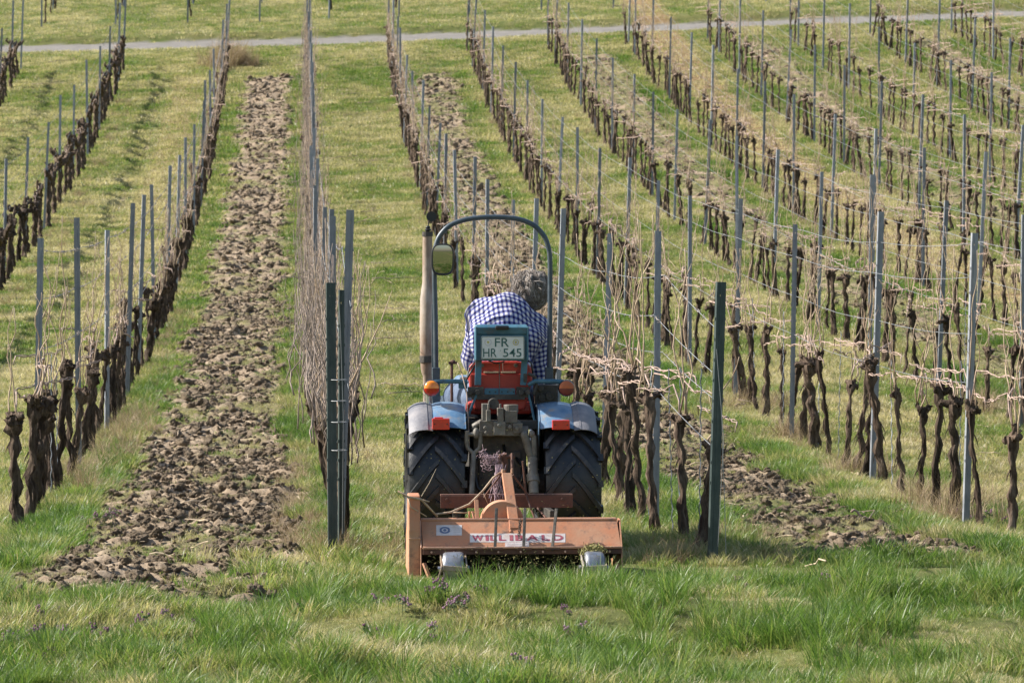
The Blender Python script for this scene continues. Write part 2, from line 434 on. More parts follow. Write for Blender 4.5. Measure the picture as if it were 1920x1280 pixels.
# density wanted falls with distance; grass cover
P = []; idx = []; sz = []; ti = []
def put(x, y, i, s, t, dz=0.):
    P.append(np.stack([x, y, ground_z(x, y) + dz], -1)); idx.append(i); sz.append(s); ti.append(t)
def tone(x, y):
    return .30 + fbm(x, y, 1.3, 31.) * 1.05 + fbm(x, y, .3, 17.) * .7 + rng.normal(0, .12, len(x))
def keep(x, y, base=1.):
    s = soil_mask(x, y); pr = base * (1 - s) + s * patch(x, y) * .6
    pr = pr * (1 - road_mask(x, y)) * (1 - .8 * rut_mask(x, y)) * (1 - .6 * brown_mask(x, y))
    under = (np.abs(x - .94) < .7) & (y > 19.9) & (y < 23.6)
    return pr * np.where(under, .25, 1)
protos = short + mid + tall + far_t      # 0-3, 4-7, 8-10, 11-13
# foreground verge: deep grass
x, y = rand_pts(42000, -3.2, 5, 12.6, 21.2)
k = rng.random(len(x)) < keep(x, y, np.clip((21.4 - y) / 2.2, .35, 1)); x, y = x[k], y[k]
hgt = np.clip(fbm(x, y, .6, 40.) * 3.2 + .5, 0, 1)
hgt = hgt * np.where((np.abs(x - .95) < .75) & (y > 18.95), .15, 1)
k = rng.random(len(x)) < .68 + .35 * np.clip(fbm(x, y, .35, 55.) * 4 + .5, 0, 1); x, y, hgt = x[k], y[k], hgt[k]
put(x, y, np.where(rng.random(len(x)) < hgt * .75, rng.integers(4, 8, len(x)), rng.integers(0, 4, len(x))), rng.uniform(.6, 1.15, len(x)) * (.42 + .75 * hgt), tone(x, y) + .08 - .2 * hgt + .3 * (rng.random(len(x)) < .12))
# tall clumps
cx, cy = rand_pts(120, -3.2, 5, 13.5, 20.3)
spots = [(W(1050, 1150, 17.6), 1.), (W(1610, 1130, 18.2), 1.3), (W(1640, 1150, 17.4), 1.1), (W(880, 1075, 18.9), .8), (W(1280, 1130, 18.2), .9), (W(1850, 1120, 18), .9),
         (W(90, 940, 26), .8), (W(250, 940, 25), .7), (W(1600, 940, 25.6), .8)]
tx, ty, tk = [], [], []
for (w_, q) in spots:
    for _ in range(int(11 * q)):
        tx.append(w_.x + random.gauss(0, .09)); ty.append(w_.y + random.gauss(0, .12)); tk.append(q)
for a_, b_ in zip(cx, cy):
    for _ in range(random.randint(1, 4)):
        tx.append(a_ + random.gauss(0, .07)); ty.append(b_ + random.gauss(0, .08)); tk.append(.55)
tx = np.array(tx); ty = np.array(ty); tk = np.array(tk); k = (soil_mask(tx, ty) < .3) & ~((np.abs(tx - .95) < .7) & (ty > 18.7)); tx, ty, tk = tx[k], ty[k], tk[k]
for _ in range(480):
    a_ = random.uniform(.1, 1.8); tx = np.append(tx, a_); ty = np.append(ty, random.uniform(18.7, 19.3) + .25 * mnoise.noise(Vector((a_ * 3, 0, 0)))); tk = np.append(tk, .24)
for _ in range(2700):
    a_ = random.uniform(-2.2, 3.6); b_ = random.uniform(14.5, 19.2)
    if mnoise.noise(Vector((a_ * 1.6, b_ * 1.1, 3))) > .08: tx = np.append(tx, a_); ty = np.append(ty, b_); tk = np.append(tk, random.uniform(.3, 1.25))
k = soil_mask(tx, ty) < .3; tx, ty, tk = tx[k], ty[k], tk[k]
put(tx, ty, rng.integers(8, 11, len(tx)), rng.uniform(.5, .95, len(tx)) * np.sqrt(tk), np.clip(rng.normal(.12, .1, len(tx)), 0, 1))
# headland and alleys
for (y0, y1, dens, kind) in ((20.5, 30, 420, 0), (30, 45, 260, 1), (45, 70, 120, 2), (70, 100, 62, 2), (100, 118, 34, 2)):
    wx0, wx1 = -.21 * y1 + 1, .26 * y1
    wx0, wx1 = -.085 * y1 - 1.2, .2 * y1 + 1.5
    x, y = rand_pts(int(dens * (wx1 - wx0) * (y1 - y0)), wx0, wx1, y0, y1)
    k = rng.random(len(x)) < keep(x, y); x, y = x[k], y[k]
    # lusher, greener at the foot of the vines beside the tilled strips
    s_near = np.maximum(soil_mask(x + .3, y), soil_mask(x - .3, y)) * (1 - soil_mask(x, y))
    t = tone(x, y) + (.14 if y0 < 30 else .19) - .30 * s_near + .25 * brown_mask(x, y)
    sca = rng.uniform(.6, 1.1, len(x)) * (1 + .35 * s_near)
    if kind == 0: i = np.where(rng.random(len(x)) < .25 + .5 * s_near, rng.integers(4, 8, len(x)), rng.integers(0, 4, len(x)))
    elif kind == 1: i = np.where(rng.random(len(x)) < .15 + .5 * s_near, rng.integers(4, 8, len(x)), rng.integers(11, 14, len(x))); 
    else: i = rng.integers(11, 14, len(x)); sca = sca * (1.15 if y0 < 70 else 1.45)
    sca = np.where(soil_mask(x, y) > .5, sca * .55, sca)
    put(x, y, i, sca, t)
P_ = np.concatenate(P); n = len(P_); print('grass tufts', n)
scatter('grass', protos, P_, rng.uniform(0, 6.28, n), np.concatenate(sz), np.clip(np.concatenate(ti), 0, .8), np.concatenate(idx),
        'green and straw coloured grass over the headland and between the vine rows')

# earth clods
def clod_mesh(seed, nn=10):
    b_ = MB(); b_.ball((0, 0, 0), (1, .85, .48), n=nn + 4, wob=.5, seed=seed * 3.7)
    b_.ball((.7, .2, -.1), (.6, .5, .45), n=nn, wob=.6, seed=seed * 1.7 + 4); b_.ball((-.4, -.6, -.1), (.5, .55, .4), n=nn, wob=.6, seed=seed * 2.7 + 9)
    return b_.mesh('clod', M['clod'], smooth=True)
cl = [clod_mesh(i) for i in range(6)]
xs_, ys_ = [], []; ss_ = []
for a, b_, y0, y1 in STRIPS:
    for (q0, q1, d, s0) in ((y0 - .5, 32, 560, .0098), (32, 55, 210, .015), (55, 97, 60, .022)):
        x, y = rand_pts(int(d * (b_ - a + .5) * (q1 - q0)), a - .12, b_ + .12, q0, q1)
        k = rng.random(len(x)) < soil_mask(x, y) * (1 - .65 * patch(x, y)) * np.where(x > 5, .4, 1); x, y = x[k], y[k]
        xs_.append(x); ys_.append(y); ss_.append(np.clip(rng.lognormal(0, .7, len(x)), .3, 4.) * s0)
x = np.concatenate(xs_); y = np.concatenate(ys_); n = len(x); print('clods', n)
scatter('earth_clods', cl, np.stack([x, y, ground_z(x, y) + .006], -1), rng.uniform(0, 6.28, n), np.concatenate(ss_), rng.random(n), rng.integers(0, 6, n),
        'dry crumbly brown earth clods in the tilled strips between the rows', tilt_xy=rng.normal(0, .5, (n, 2)))

# straw bits
def stick_mesh(seed):
    rr = random.Random(seed); b_ = MB(); pts = [(-.5, 0, 0)]
    for i in range(1, 5): pts.append((-.5 + i * .25, rr.uniform(-.08, .08), rr.uniform(0, .1)))
    return b_.tube(pts, [.02, .022, .02, .018, .012], 5).mesh('straw', M['straw'])
st = [stick_mesh(i) for i in range(4)]
x, y = rand_pts(5200, -9, 21, 18, 96); k = (rng.random(len(x)) < .35 + .6 * soil_mask(x, y)) & (road_mask(x, y) < .1); x, y = x[k], y[k]; n = len(x)
scatter('straw_litter', st, np.stack([x, y, ground_z(x, y) + .035], -1), rng.uniform(0, 6.28, n), np.clip(rng.lognormal(-2.2, .5, n), .04, .24), rng.random(n), rng.integers(0, 4, n),
        'pale straw and cane litter scattered over grass and tilled earth', tilt_xy=rng.normal(0, .15, (n, 2)))

# purple flowers and broad weeds in the verge
fl = []
for i in range(3):
    b_ = MB(); rr = random.Random(i)
    for k in range(5):
        bx, by = rr.uniform(-.03, .03), rr.uniform(-.03, .03); h = rr.uniform(.06, .11)
        b_.tube([(bx, by, 0), (bx * 1.3, by * 1.2, h)], .0015, 4, m=1)
        for q in range(7):
            t = rr.random(); a_ = rr.random() * 6.28
            c_ = Vector((bx * 1.3 + .010 * math.cos(a_), by * 1.2 + .010 * math.sin(a_), h - .035 * t))
            b_.ball(c_, (.006, .006, .005), n=5, m=0 if t < .65 else 1)
        for q in range(4):
            a_ = rr.random() * 6.28; z = h * rr.uniform(.2, .8); e = Vector((math.cos(a_), math.sin(a_), .2)) * .022; s_ = Vector((-e.y, e.x, 0)) * .35
            p = Vector((bx, by, z)); b_.add([p, p + e * .5 + s_, p + e, p + e * .5 - s_], [(0, 1, 2, 3)], 1)
    fl.append(b_.mesh('deadnettle', [M['petal'], M['weed']]))
fx, fy = [], []
for (px, py, Y_, n_, sx, sy) in ((830, 1150, 17.6, 16, .2, .5), (90, 1225, 16.2, 18, .15, .3), (240, 1210, 16.2, 5, .3, .4), (1590, 1130, 18.2, 4, .4, .4),
                                 (220, 985, 25, 5, .1, .3), (1820, 975, 24.5, 4, .12, .3), (1100, 1180, 17, 6, 1.5, 1.), (300, 1180, 17, 8, 1., 1.)):
    w_ = W(px, py, Y_)
    for _ in range(n_): fx.append(w_.x + random.gauss(0, sx)); fy.append(min(20.3, w_.y + random.gauss(0, sy)) if Y_ < 20 else w_.y + random.gauss(0, sy))
fx = np.array(fx); fy = np.array(fy); n = len(fx)
scatter('wildflowers', fl, np.stack([fx, fy, ground_z(fx, fy)], -1), rng.uniform(0, 6.28, n), rng.uniform(.7, 1.3, n), rng.random(n), rng.integers(0, 3, n),
        'small purple deadnettle flowers in the grass of the foreground verge')
# ------------------------------------------------------------------ vineyard rows
ROWX = {-3: -7.5, -2: -4.8, -1: -2.08, 0: 0.0}
for i in range(1, 12): ROWX[i] = 2.08 * i
RNAME = {-3: 'third row left of the tractor', -2: 'second row left of the tractor', -1: 'row beyond the tilled strip left of the tractor', 0: 'row just left of the tractor',
         1: 'row just right of the tractor'}
ordn = ['', 'first', 'second', 'third', 'fourth', 'fifth', 'sixth', 'seventh', 'eighth', 'ninth', 'tenth', 'eleventh', 'twelfth', 'thirteenth', 'fourteenth', 'fifteenth',
        'sixteenth', 'seventeenth', 'eighteenth', 'nineteenth', 'twentieth', 'twenty-first', 'twenty-second', 'twenty-third']
RNAME.update({-3: 'fourth row left of tractor', -2: 'third row left of tractor', -1: 'second row left of tractor', 0: 'first row left of tractor'})
for i in range(1, 12): RNAME[i] = ordn[i] + ' row right of tractor'
def row_end(r): return min(98.0 if r <= 0 else 97.6, road_near(ROWX[r]) - 2.2)
def row_start(r): return {-3: 24.0, -2: 24.5, -1: 24.2, 0: 21.25, 1: 20.75}.get(r, 22.6)

# --- posts: open steel channel with hook notches and a round hole near the top
def post_mesh(name, h, w, mt):
    b = MB(); t = .003; d = w * .72; hz = h - .075; hr = .0085
    # front web with an octagonal hole
    oc = [(hr * math.cos(R(22.5 + 45 * k)), hz + hr * math.sin(R(22.5 + 45 * k))) for k in range(8)]
    def web(y0, y1):
        b.box((0, (y0 + y1) / 2, (hz - .02 - .15) / 2), (w, y1 - y0, hz - .02 + .15))
        b.box((0, (y0 + y1) / 2, (hz + .02 + h) / 2), (w, y1 - y0, h - hz - .02))
        sq = [(w / 2, hz + .01), (.01, hz + .02), (-.01, hz + .02), (-w / 2, hz + .01), (-w / 2, hz - .01), (-.01, hz - .02), (.01, hz - .02), (w / 2, hz - .01)]
        vs = [(p[0], y0, p[1]) for p in sq] + [(p[0], y0, p[1]) for p in oc] + [(p[0], y1, p[1]) for p in oc] + [(w / 2, y1, hz), (-w / 2, y1, hz)]
        fs = [(k, (k + 1) % 8, 8 + (k + 1) % 8, 8 + k) for k in range(8)] + [(8 + k, 8 + (k + 1) % 8, 16 + (k + 1) % 8, 16 + k) for k in range(8)]
        b.add(vs, fs)
        b.add([(w / 2, y0, hz + .02), (.01, y0, hz + .02), (w / 2, y0, hz + .01)], [(0, 1, 2)]); b.add([(-w / 2, y0, hz + .02), (-.01, y0, hz + .02), (-w / 2, y0, hz + .01)], [(0, 1, 2)])
        b.add([(w / 2, y0, hz - .02), (.01, y0, hz - .02), (w / 2, y0, hz - .01)], [(0, 1, 2)]); b.add([(-w / 2, y0, hz - .02), (-.01, y0, hz - .02), (-w / 2, y0, hz - .01)], [(0, 1, 2)])
    web(-d / 2, -d / 2 + t)
    for s in (-1, 1):
        z = -.15; 
        b.box((s * (w / 2 - t / 2), t / 2 + .0005, (h - .15) / 2), (t, d - t, h + .15))
        b.box((s * (w / 2 - .007), d / 2 - t / 2 - .0004, (h - .15) / 2), (.010, t, h + .148))
        for k in range(9):      # hooks for the wires
            b.box((s * (w / 2 + .0022), -d * .1, .45 + k * (h - .6) / 8.5), (.005, .012, .016))
    b.box((0, -d / 2 - .0015, h * .5), (w * .24, .003, h))      # pressed rib
    return b.mesh(name, mt)
PM = [post_mesh('post', 2.0, .043, M['galv']), post_mesh('post', 1.93, .041, M['galv']), post_mesh('post', 2.08, .044, M['galv'])]
PG = post_mesh('end_post', 1.57, .052, M['green_steel'])
posts = {}
def add_post(r, yy, me, name, label, group, rot=(0, 0, 0), dx=0.):
    o = bpy.data.objects.new(name, me); link(o); x = ROWX[r] + dx
    o.location = (x, yy, gz(x, yy)); o.rotation_euler = rot; tag(o, label, 'post', group)
    return o
for r in ROWX:
    ys_ = []
    if r == 1: ys_ = [24.15 + 4.36 * k for k in range(18)]
    elif r == -1: ys_ = [26.45, 31.15, 35.6, 39.8, 43.6, 47.6, 51.8, 56.2, 60.8, 65.4, 70.2, 74.4, 79.0, 84.0, 89.2, 94]
    elif r == 0: ys_ = [21.62] + [25.6 + 4.4 * k for k in range(17)]
    elif r == 2: ys_ = [24.1 + 4.38 * k for k in range(18)]
    elif r < -1: ys_ = [26.5 + 4.55 * k + .8 * (r == -3) for k in range(17)]
    else: ys_ = [24.3 + 4.4 * k + .25 * math.sin(r * 2.1) for k in range(18)]
    e = row_end(r); ys_ = [q for q in ys_ if q < e - 1.5] + [e]
    lst = []
    for k, q in enumerate(ys_):
        px, py, zc = proj(ROWX[r], q, base_z(ROWX[r], q) + 1)
        if px < -60 or px > 2010: continue
        lst.append(q)
    posts[r] = lst
    for k, q in enumerate(lst):
        me = random.choice(PM)
        rx = random.gauss(.0, .012); ry = R(1.25 if r != 0 else .9) + random.gauss(0, .014)
        pos = ordn[k + 1] + ' from near end'
        if k == len(lst) - 1 and q > 90: pos = 'farthest, beside the track'
        lab = 'grey steel vine post, %s, %s' % (pos, RNAME[r])
        add_post(r, q + random.gauss(0, .05), me, 'vine_post', lab, 'galvanised steel posts in the vine rows', (rx, ry, random.gauss(0, .12)), random.gauss(0, .02))
add_post(0, 21.22, PG, 'end_post', 'dark green steel end post strapped with wires left of the tractor', 'dark green end posts', (R(-.5), R(-.3), .1), -.035)
add_post(0, 21.32, post_mesh('end_post', 1.53, .03, M['green_steel']), 'end_post', 'slim green steel stake pressed against the dark green end post on the left', 'dark green end posts', (0, R(.2), .3), .012)
add_post(1, 20.72, PG, 'end_post', 'dark green steel end post with round hole right of the tractor', 'dark green end posts', (0, R(1.7), .15), .0)

# --- vines
def bend(p0, p1, n, amp, seed, sag=0, f=1.7):
    p0, p1 = Vector(p0), Vector(p1); out = []
    for i in range(n + 1):
        t = i / n; k = math.sin(math.pi * min(t * 1.0, 1)) * .6 + .4
        o = Vector((mnoise.noise(Vector((t * f * 3, seed, 1.1))), mnoise.noise(Vector((t * f * 3, seed + 9.1, 4.4))), mnoise.noise(Vector((t * f * 3, seed + 5, 7.7))) * .6))
        out.append(p0.lerp(p1, t) + o * amp * (k if i else 0) + Vector((0, 0, -sag * math.sin(math.pi * t))))
    return out
def trunk_mesh(seed, h=.70, r=.036, kind='g'):
    rr = random.Random(seed); b = MB(); n = 22
    lean = Vector((rr.uniform(-.06, .06), rr.uniform(-.09, .09), h))
    pts = bend((rr.uniform(-.03, .03), 0, -.08), lean, n, .028, seed * 1.7, f=2.6)
    rad = [r * (1.25 - .5 * min(1, t * 2.2 / n) + .14 * math.sin(t * 1.7 + seed) + (.5 if t > n - 3 else 0) + (.25 if t < 2 else 0)) for t in range(n + 1)]
    b.tube(pts, rad, 13, wob=.75, seed=seed * 2.3)
    if rr.random() < .22:
        q = bend((.05, .03, -.08), pts[-4], 9, .03, seed + 30); b.tube(q, [r * .62] * 10, 8, wob=.45, seed=seed + 5)
    top = pts[-1]; heads = []
    if kind == 'g':
        for k in range(rr.randint(4, 6)):
            d = Vector((rr.uniform(-1, 1), rr.uniform(-1, 1), rr.uniform(-.35, .9))).normalized()
            e = top + d * rr.uniform(.035, .08)
            b.tube([top - d * .01, (top + e) / 2 + Vector((0, 0, rr.uniform(-.01, .015))), e], [r * 1.05, r * .85, r * .62], 8, wob=.5, seed=seed + k)
            b.ball(e, r * rr.uniform(.6, .95), n=8, wob=.8, seed=seed + k * 2); heads.append(e)
        b.ball(top, (r * 1.35, r * 1.35, r * 1.5), n=10, wob=.7, seed=seed + 3)
    else:
        for s in (-1, 1):
            q = [top + Vector((rr.uniform(-.03, .03) + k * .0, s * .13 * k, .035 * math.sin(k * 1.3 + seed) + .03 * k)) for k in range(5)]
            b.tube(q, [r * 1.15, r * 1.1, r * .95, r * .85, r * .6], 9, wob=.5, seed=seed + s); heads += q[1:]
            for k in range(4):
                e = q[k + 1] + Vector((rr.uniform(-.03, .03), rr.uniform(-.02, .02), rr.uniform(.03, .075)))
                b.tube([q[k + 1], e], [r * .75, r * .5], 7, wob=.5, seed=seed + k + 3 * s); b.ball(e, r * .62, n=7, wob=.8, seed=seed + k); heads.append(e)
    for k in range(rr.randint(5, 9)):     # loose bark strips
        t = rr.randint(2, n - 3); d = Vector((rr.uniform(-1, 1), rr.uniform(-1, 1), 0)).normalized(); p = pts[t] + d * r * .8
        b.tube([p, p + d * .02 + Vector((0, 0, -.04)), p + d * .035 + Vector((0, 0, -.09))], [.005, .004, .001], 4)
    for p_ in b.v: pass
    return b.mesh('trunk', M['bark'], smooth=60), heads, top
WIRE_Z = .93
def cane_mesh(seed, top, side):
    rr = random.Random(seed * 5 + side); b = MB()
    z = WIRE_Z; rise = z - top.z + rr.uniform(.0, .05); L_ = rr.uniform(.85, 1.12)
    p = [top + Vector((0, 0, .03)), top + Vector((.01, side * .04, rise * .6)), top + Vector((0, side * .12, rise * 1.06)), Vector((0, top.y + side * .24, z + .02))]
    n = 16
    for k in range(1, n):
        t = k / n; a = t * 17 + seed
        p.append(Vector((.008 * math.cos(a) + rr.uniform(-.004, .004), top.y + side * (.24 + t * (L_ - .24)), z + .006 * math.sin(a) + rr.uniform(-.002, .002))))
    p.append(p[-1] + Vector((rr.uniform(-.02, .02), side * .05, -.06)))
    rad = [.0068] * 4 + [.0058 + .0012 * math.sin(k * 2.4) for k in range(n - 1)] + [.003]
    b.tube(p, [q * .75 for q in rad], 6)
    a0 = rr.random() * 6
    q = [Vector((.012 * math.cos(-k * 1.25 + a0), top.y + side * (.2 + k * .07), z + .011 * math.sin(-k * 1.25 + a0))) for k in range(int((L_ - .2) / .07))]
    b.tube(q, .0032, 5)
    return b.mesh('cane', M['cane'], smooth=True)
def shoot_mesh(seed, base, h, spread=.16):
    rr = random.Random(seed * 3 + 1); b = MB(); n = 13
    tip = base + Vector((rr.uniform(-spread, spread) * .6, rr.uniform(-spread, spread) * 1.6, h))
    pts = bend(base, tip, n, .085, seed * .9 + 20, f=1.1); rad = [(.0050 - .0028 * k / n) * (1.35 if k % 2 else .95) for k in range(n + 1)]
    b.tube(pts, rad, 6)
    for k in range(rr.randint(1, 3)):
        j = rr.randint(4, n - 2); d = Vector((rr.uniform(-1, 1), rr.uniform(-1, 1), 1.2)).normalized() * rr.uniform(.06, .2)
        b.tube([pts[j], pts[j] + d * .5 + Vector((0, 0, -.01)), pts[j] + d], [.0022, .0017, .0009], 4)
    return b.mesh('shoot', M['shoot'], smooth=True)
VAR = {'g': [], 'c': [], 'u': []}
for s in range(14):
    tm, hd, top = trunk_mesh(s + 1, h=random.uniform(.68, .84), r=random.uniform(.021, .032))
    canes = [cane_mesh(s, top, -1), cane_mesh(s + 40, top, 1)]
    sh = [shoot_mesh(s * 4 + k, random.choice(hd), random.uniform(.55, 1.15)) for k in range(4)]
    VAR['g'].append((tm, canes, sh))
for s in range(7):
    tm, hd, top = trunk_mesh(s + 61, h=random.uniform(.70, .80), r=random.uniform(.034, .044), kind='c')
    VAR['c'].append((tm, [cane_mesh(s + 80, top, 1)], [shoot_mesh(s * 4 + 200 + k, random.choice(hd), random.uniform(.4, .8)) for k in range(3)]))
for s in range(8):
    tm, hd, top = trunk_mesh(s + 91, h=random.uniform(.66, .82), r=random.uniform(.026, .038))
    VAR['u'].append((tm, [cane_mesh(s + 120, top, 1)], [shoot_mesh(s * 5 + 300 + k, random.choice(hd), random.uniform(.6, 1.2), .13) for k in range(5)]))

vines = []
for r in ROWX:
    y = row_start(r) + .45; k = 0; e = row_end(r)
    if r == 1: fixed = [21.25, 22.45, 23.5]
    elif r == -1: fixed = [24.3, 25.1, 26.0, 26.9, 28.0, 28.9]
    else: fixed = []
    yy = list(fixed); y = (fixed[-1] + 1.1) if fixed else y
    while y < e - .3:
        yy.append(y); y += random.gauss(.80 if r >= 1 else .90, .13)
    for q in yy:
        x = ROWX[r] + random.gauss(0, .025); z = float(base_z(x, q)); px, py, zc = proj(x, q, z + .5)
        vines.append([r, q, x, px, zc, -10 < px < 1935 and py > -20])
cand = sorted([v for v in vines if v[5]], key=lambda v: v[4])
MAXV = 296
indiv = set(id(v) for v in cand[:MAXV])
print('vines', len(vines), 'in view', len(cand), 'cut at depth', cand[min(MAXV, len(cand)) - 1][4])
def vine_label(r, q):
    ps = [p for p in posts[r] if p < q]; n_ = len(ps)
    same = [v for v in vines if v[0] == r and id(v) in indiv and (ps[-1] if ps else -1) < v[1] and (v[1] < (posts[r][n_] if n_ < len(posts[r]) else 1e9))]
    same.sort(key=lambda v: v[1]); i = [v[1] for v in same].index(q) + 1
    if n_ == 0: return 'bare gnarled grapevine, %s before first grey post, %s' % (ordn[i], RNAME[r])
    return 'bare gnarled grapevine, %s behind %s grey post, %s' % (ordn[i], ordn[n_], RNAME[r])
far = []
vi = 0
for v in sorted(vines, key=lambda v: (v[0], v[1])):
    r, q, x, px, zc, vis = v
    kind = 'c' if r <= -2 else ('u' if r in (-1, 0) else 'g')
    j = random.randrange(len(VAR[kind])); rz = random.choice([0, math.pi]) + random.gauss(0, .15); sc = random.uniform(.93, 1.08)
    if kind == 'g' and random.random() < .06 and zc > 30: continue
    nsh = {'c': random.choice([0, 0, 1]), 'u': random.choice([1, 2, 2, 3]), 'g': random.choice([1, 2, 2, 3, 4])}[kind]
    if r == 0: nsh = 3
    if id(v) in indiv:
        tm, canes, shs = VAR[kind][j]
        root = bpy.data.objects.new('grapevine', None); link(root); root.empty_display_size = .1
        zz = gz(x, q); root.location = (x, q, float(base_z(x, q)) if abs(zz - float(base_z(x, q))) < .03 else zz); root.rotation_euler = (random.gauss(0, .04), random.gauss(.015, .06), rz)
        ft = random.uniform(.75, 1.15); root.scale = (sc * ft, sc * ft, sc * random.uniform(.9, 1.08))
        if r == -1 and q < 29: root.scale = (sc * random.uniform(.9, 1.25), sc * 1.1, sc * random.uniform(.95, 1.08))
        if r == 1 and q < 28: root.scale = (sc * random.uniform(1.0, 1.3), sc * 1.1, sc * random.uniform(.95, 1.08))
        if r == 1 and q < 21.5: root.rotation_euler = (0, R(8), 0.0)
        tag(root, vine_label(r, q), 'grapevine', 'bare grapevines trained in rows')
        o = bpy.data.objects.new('trunk', tm); link(o, root)
        for cm in (canes if (kind != 'c' or random.random() < .4) else []): link(bpy.data.objects.new('cane', cm), root)
        for sm in random.sample(shs, min(nsh, len(shs))): link(bpy.data.objects.new('shoot', sm), root)
    else: far.append((x, q, kind, j, rz, sc, nsh))
# vines past three hundred, and those outside the frame: one mass
def join_meshes(parts, name):
    """numpy join of (mesh, matrix, material slot)"""
    V = []; F = []; LT = []; MI = []; off = 0
    cache = {}
    for me, mx, ms in parts:
        if me.name not in cache:
            co = np.empty(len(me.vertices) * 3, np.float32); me.vertices.foreach_get('co', co)
            li = np.empty(len(me.loops), np.int32); me.loops.foreach_get('vertex_index', li)
            lt = np.empty(len(me.polygons), np.int32); me.polygons.foreach_get('loop_total', lt)
            cache[me.name] = (co.reshape(-1, 3), li, lt)
        co, li, lt = cache[me.name]; A = np.array(mx)
        V.append(co @ A[:3, :3].T + A[:3, 3]); F.append(li + off); LT.append(lt); MI.append(np.full(len(lt), ms, np.int32)); off += len(co)
    V = np.concatenate(V).astype(np.float32); F = np.concatenate(F); LT = np.concatenate(LT); MI = np.concatenate(MI)
    me = bpy.data.meshes.new(name); me.vertices.add(len(V)); me.vertices.foreach_set('co', V.ravel())
    me.loops.add(len(F)); me.loops.foreach_set('vertex_index', F.astype(np.int32))
    me.polygons.add(len(LT)); me.polygons.foreach_set('loop_start', np.concatenate([[0], np.cumsum(LT)[:-1]]).astype(np.int32)); me.polygons.foreach_set('loop_total', LT)
    me.polygons.foreach_set('material_index', MI); me.update(); me.shade_smooth()
    return me
parts = []
for x, q, kind, j, rz, sc, nsh in far:
    mx = Matrix.Translation((x, q, gz(x, q))) @ Euler((random.gauss(0, .03), random.gauss(.015, .045), rz)).to_matrix().to_4x4() @ Matrix.Scale(sc, 4)
    tm, canes, shs = VAR[kind][j]; parts.append((tm, mx, 0))
    if kind != 'c' or random.random() < .4: parts += [(c_, mx, 1) for c_ in canes]
    parts += [(s_, mx, 2) for s_ in random.sample(shs, min(nsh, len(shs)))]
me = join_meshes(parts, 'distant_grapevines')
for k in ('bark', 'cane', 'shoot'): me.materials.append(M[k])
o = bpy.data.objects.new('distant_grapevines', me); link(o); tag(o, 'mass of bare vines in the far half of the vineyard rows', None, None, 'stuff')

# --- wires, one thing each, with withered tendrils clinging to them
for r in ROWX:
    ps = posts[r]
    if len(ps) < 2: continue
    start = ps[0]
    if r == 1: start = 20.74
    if r == 0: start = 21.24
    hs = [WIRE_Z, 1.25, 1.62, 1.85] if r >= 0 else [WIRE_Z - .06, 1.15, 1.5, 1.84]
    if r == 1: hs = [WIRE_Z, 1.14, 1.38, 1.64]
    hn = {0: 'lowest', 1: 'second lowest', 2: 'second highest', 3: 'highest'}
    for k, h in enumerate(hs):
        b = MB(); yl = [start] + [p for p in ps if p > start + .5]; pts = []
        for a_, c_ in zip(yl[:-1], yl[1:]):
            for s_ in range(4):
                t = s_ / 4; q = a_ + (c_ - a_) * t; hh = h
                if r in (0, 1) and a_ == yl[0]: hh = h * (.78 + .22 * t) if k else h * (.72 + .28 * t)
                x = ROWX[r] + .03 * (1 if k % 2 else -1)
                pts.append((x + math.sin(R(1.2)) * h, q, float(base_z(x, q)) + hh - .015 * math.sin(math.pi * t)))
        q = yl[-1]; pts.append((ROWX[r], q, float(base_z(ROWX[r], q)) + h))
        b.tube(pts, .0021, 4)
        w_ = b.build('trellis_wire', M['wire']); tag(w_, '%s trellis wire along the posts, %s' % (hn[k], RNAME[r]), 'wire', 'trellis wires of the vine rows')
        if h < .8 or k == 0: continue
        tb = MB(); rr = random.Random(r * 7 + k)
        for _ in range(int((yl[-1] - start) * (2.2 if r == 0 or r == -1 else .9))):
            u = rr.random() * (len(pts) - 1); i = int(u); p = Vector(pts[i]).lerp(Vector(pts[i + 1]), u - i)
            a0 = rr.random() * 6; L_ = rr.uniform(.03, .14); sd = rr.choice((-1, 1))
            tb.tube([p + Vector((.006 * math.cos(a0 + j * 1.5) + .003 * j * rr.uniform(-1, 1), sd * L_ * j / 5, .006 * math.sin(a0 + j * 1.5) + rr.uniform(-.004, .004) * j)) for j in range(6)],
                    [.0028, .0026, .0024, .0022, .002, .0012], 4)
        o = tb.build('tendril', M['tendril'], w_); o['kind'] = 'stuff'

# wires dangling down the green end post on the right and fanning back from it
b = MB(); p0 = Vector((ROWX[1] + .075, 20.70, gz(ROWX[1] + .075, 20.7)))
b.tube([p0, p0 + Vector((-.01, .0, .35)), p0 + Vector((-.03, .01, .9)), p0 + Vector((-.045, .02, 1.42))], .0022, 5)
b.tube([p0 + Vector((-.05, -.03, .1)), p0 + Vector((-.02, -.04, .7)), p0 + Vector((-.06, -.03, 1.2))], .0018, 5)
tag(b.build('tie_wire', M['wire']), 'loose wire hanging down the green end post right of the tractor', 'wire', 'loose tie wires')
b = MB(); p0 = Vector((ROWX[0] + .02, 21.17, gz(0, 21.2)))
b.tube([p0 + Vector((0, 0, .15)), p0 + Vector((.006, 0, .8)), p0 + Vector((-.01, 0, 1.3)), p0 + Vector((-.02, 0, 1.5))], .002, 5)
for z in (.62, .78, .9, 1.02): b.tube([p0 + Vector((.045 * math.cos(a_) - .02, .05 + .05 * math.sin(a_), z)) for a_ in np.linspace(0, 6.28, 12)[:-1]], .0022, 5, closed=True)
tag(b.build('tie_wire', M['wire']), 'wire loops strapping the dark green end post left of the tractor', 'wire', 'loose tie wires')

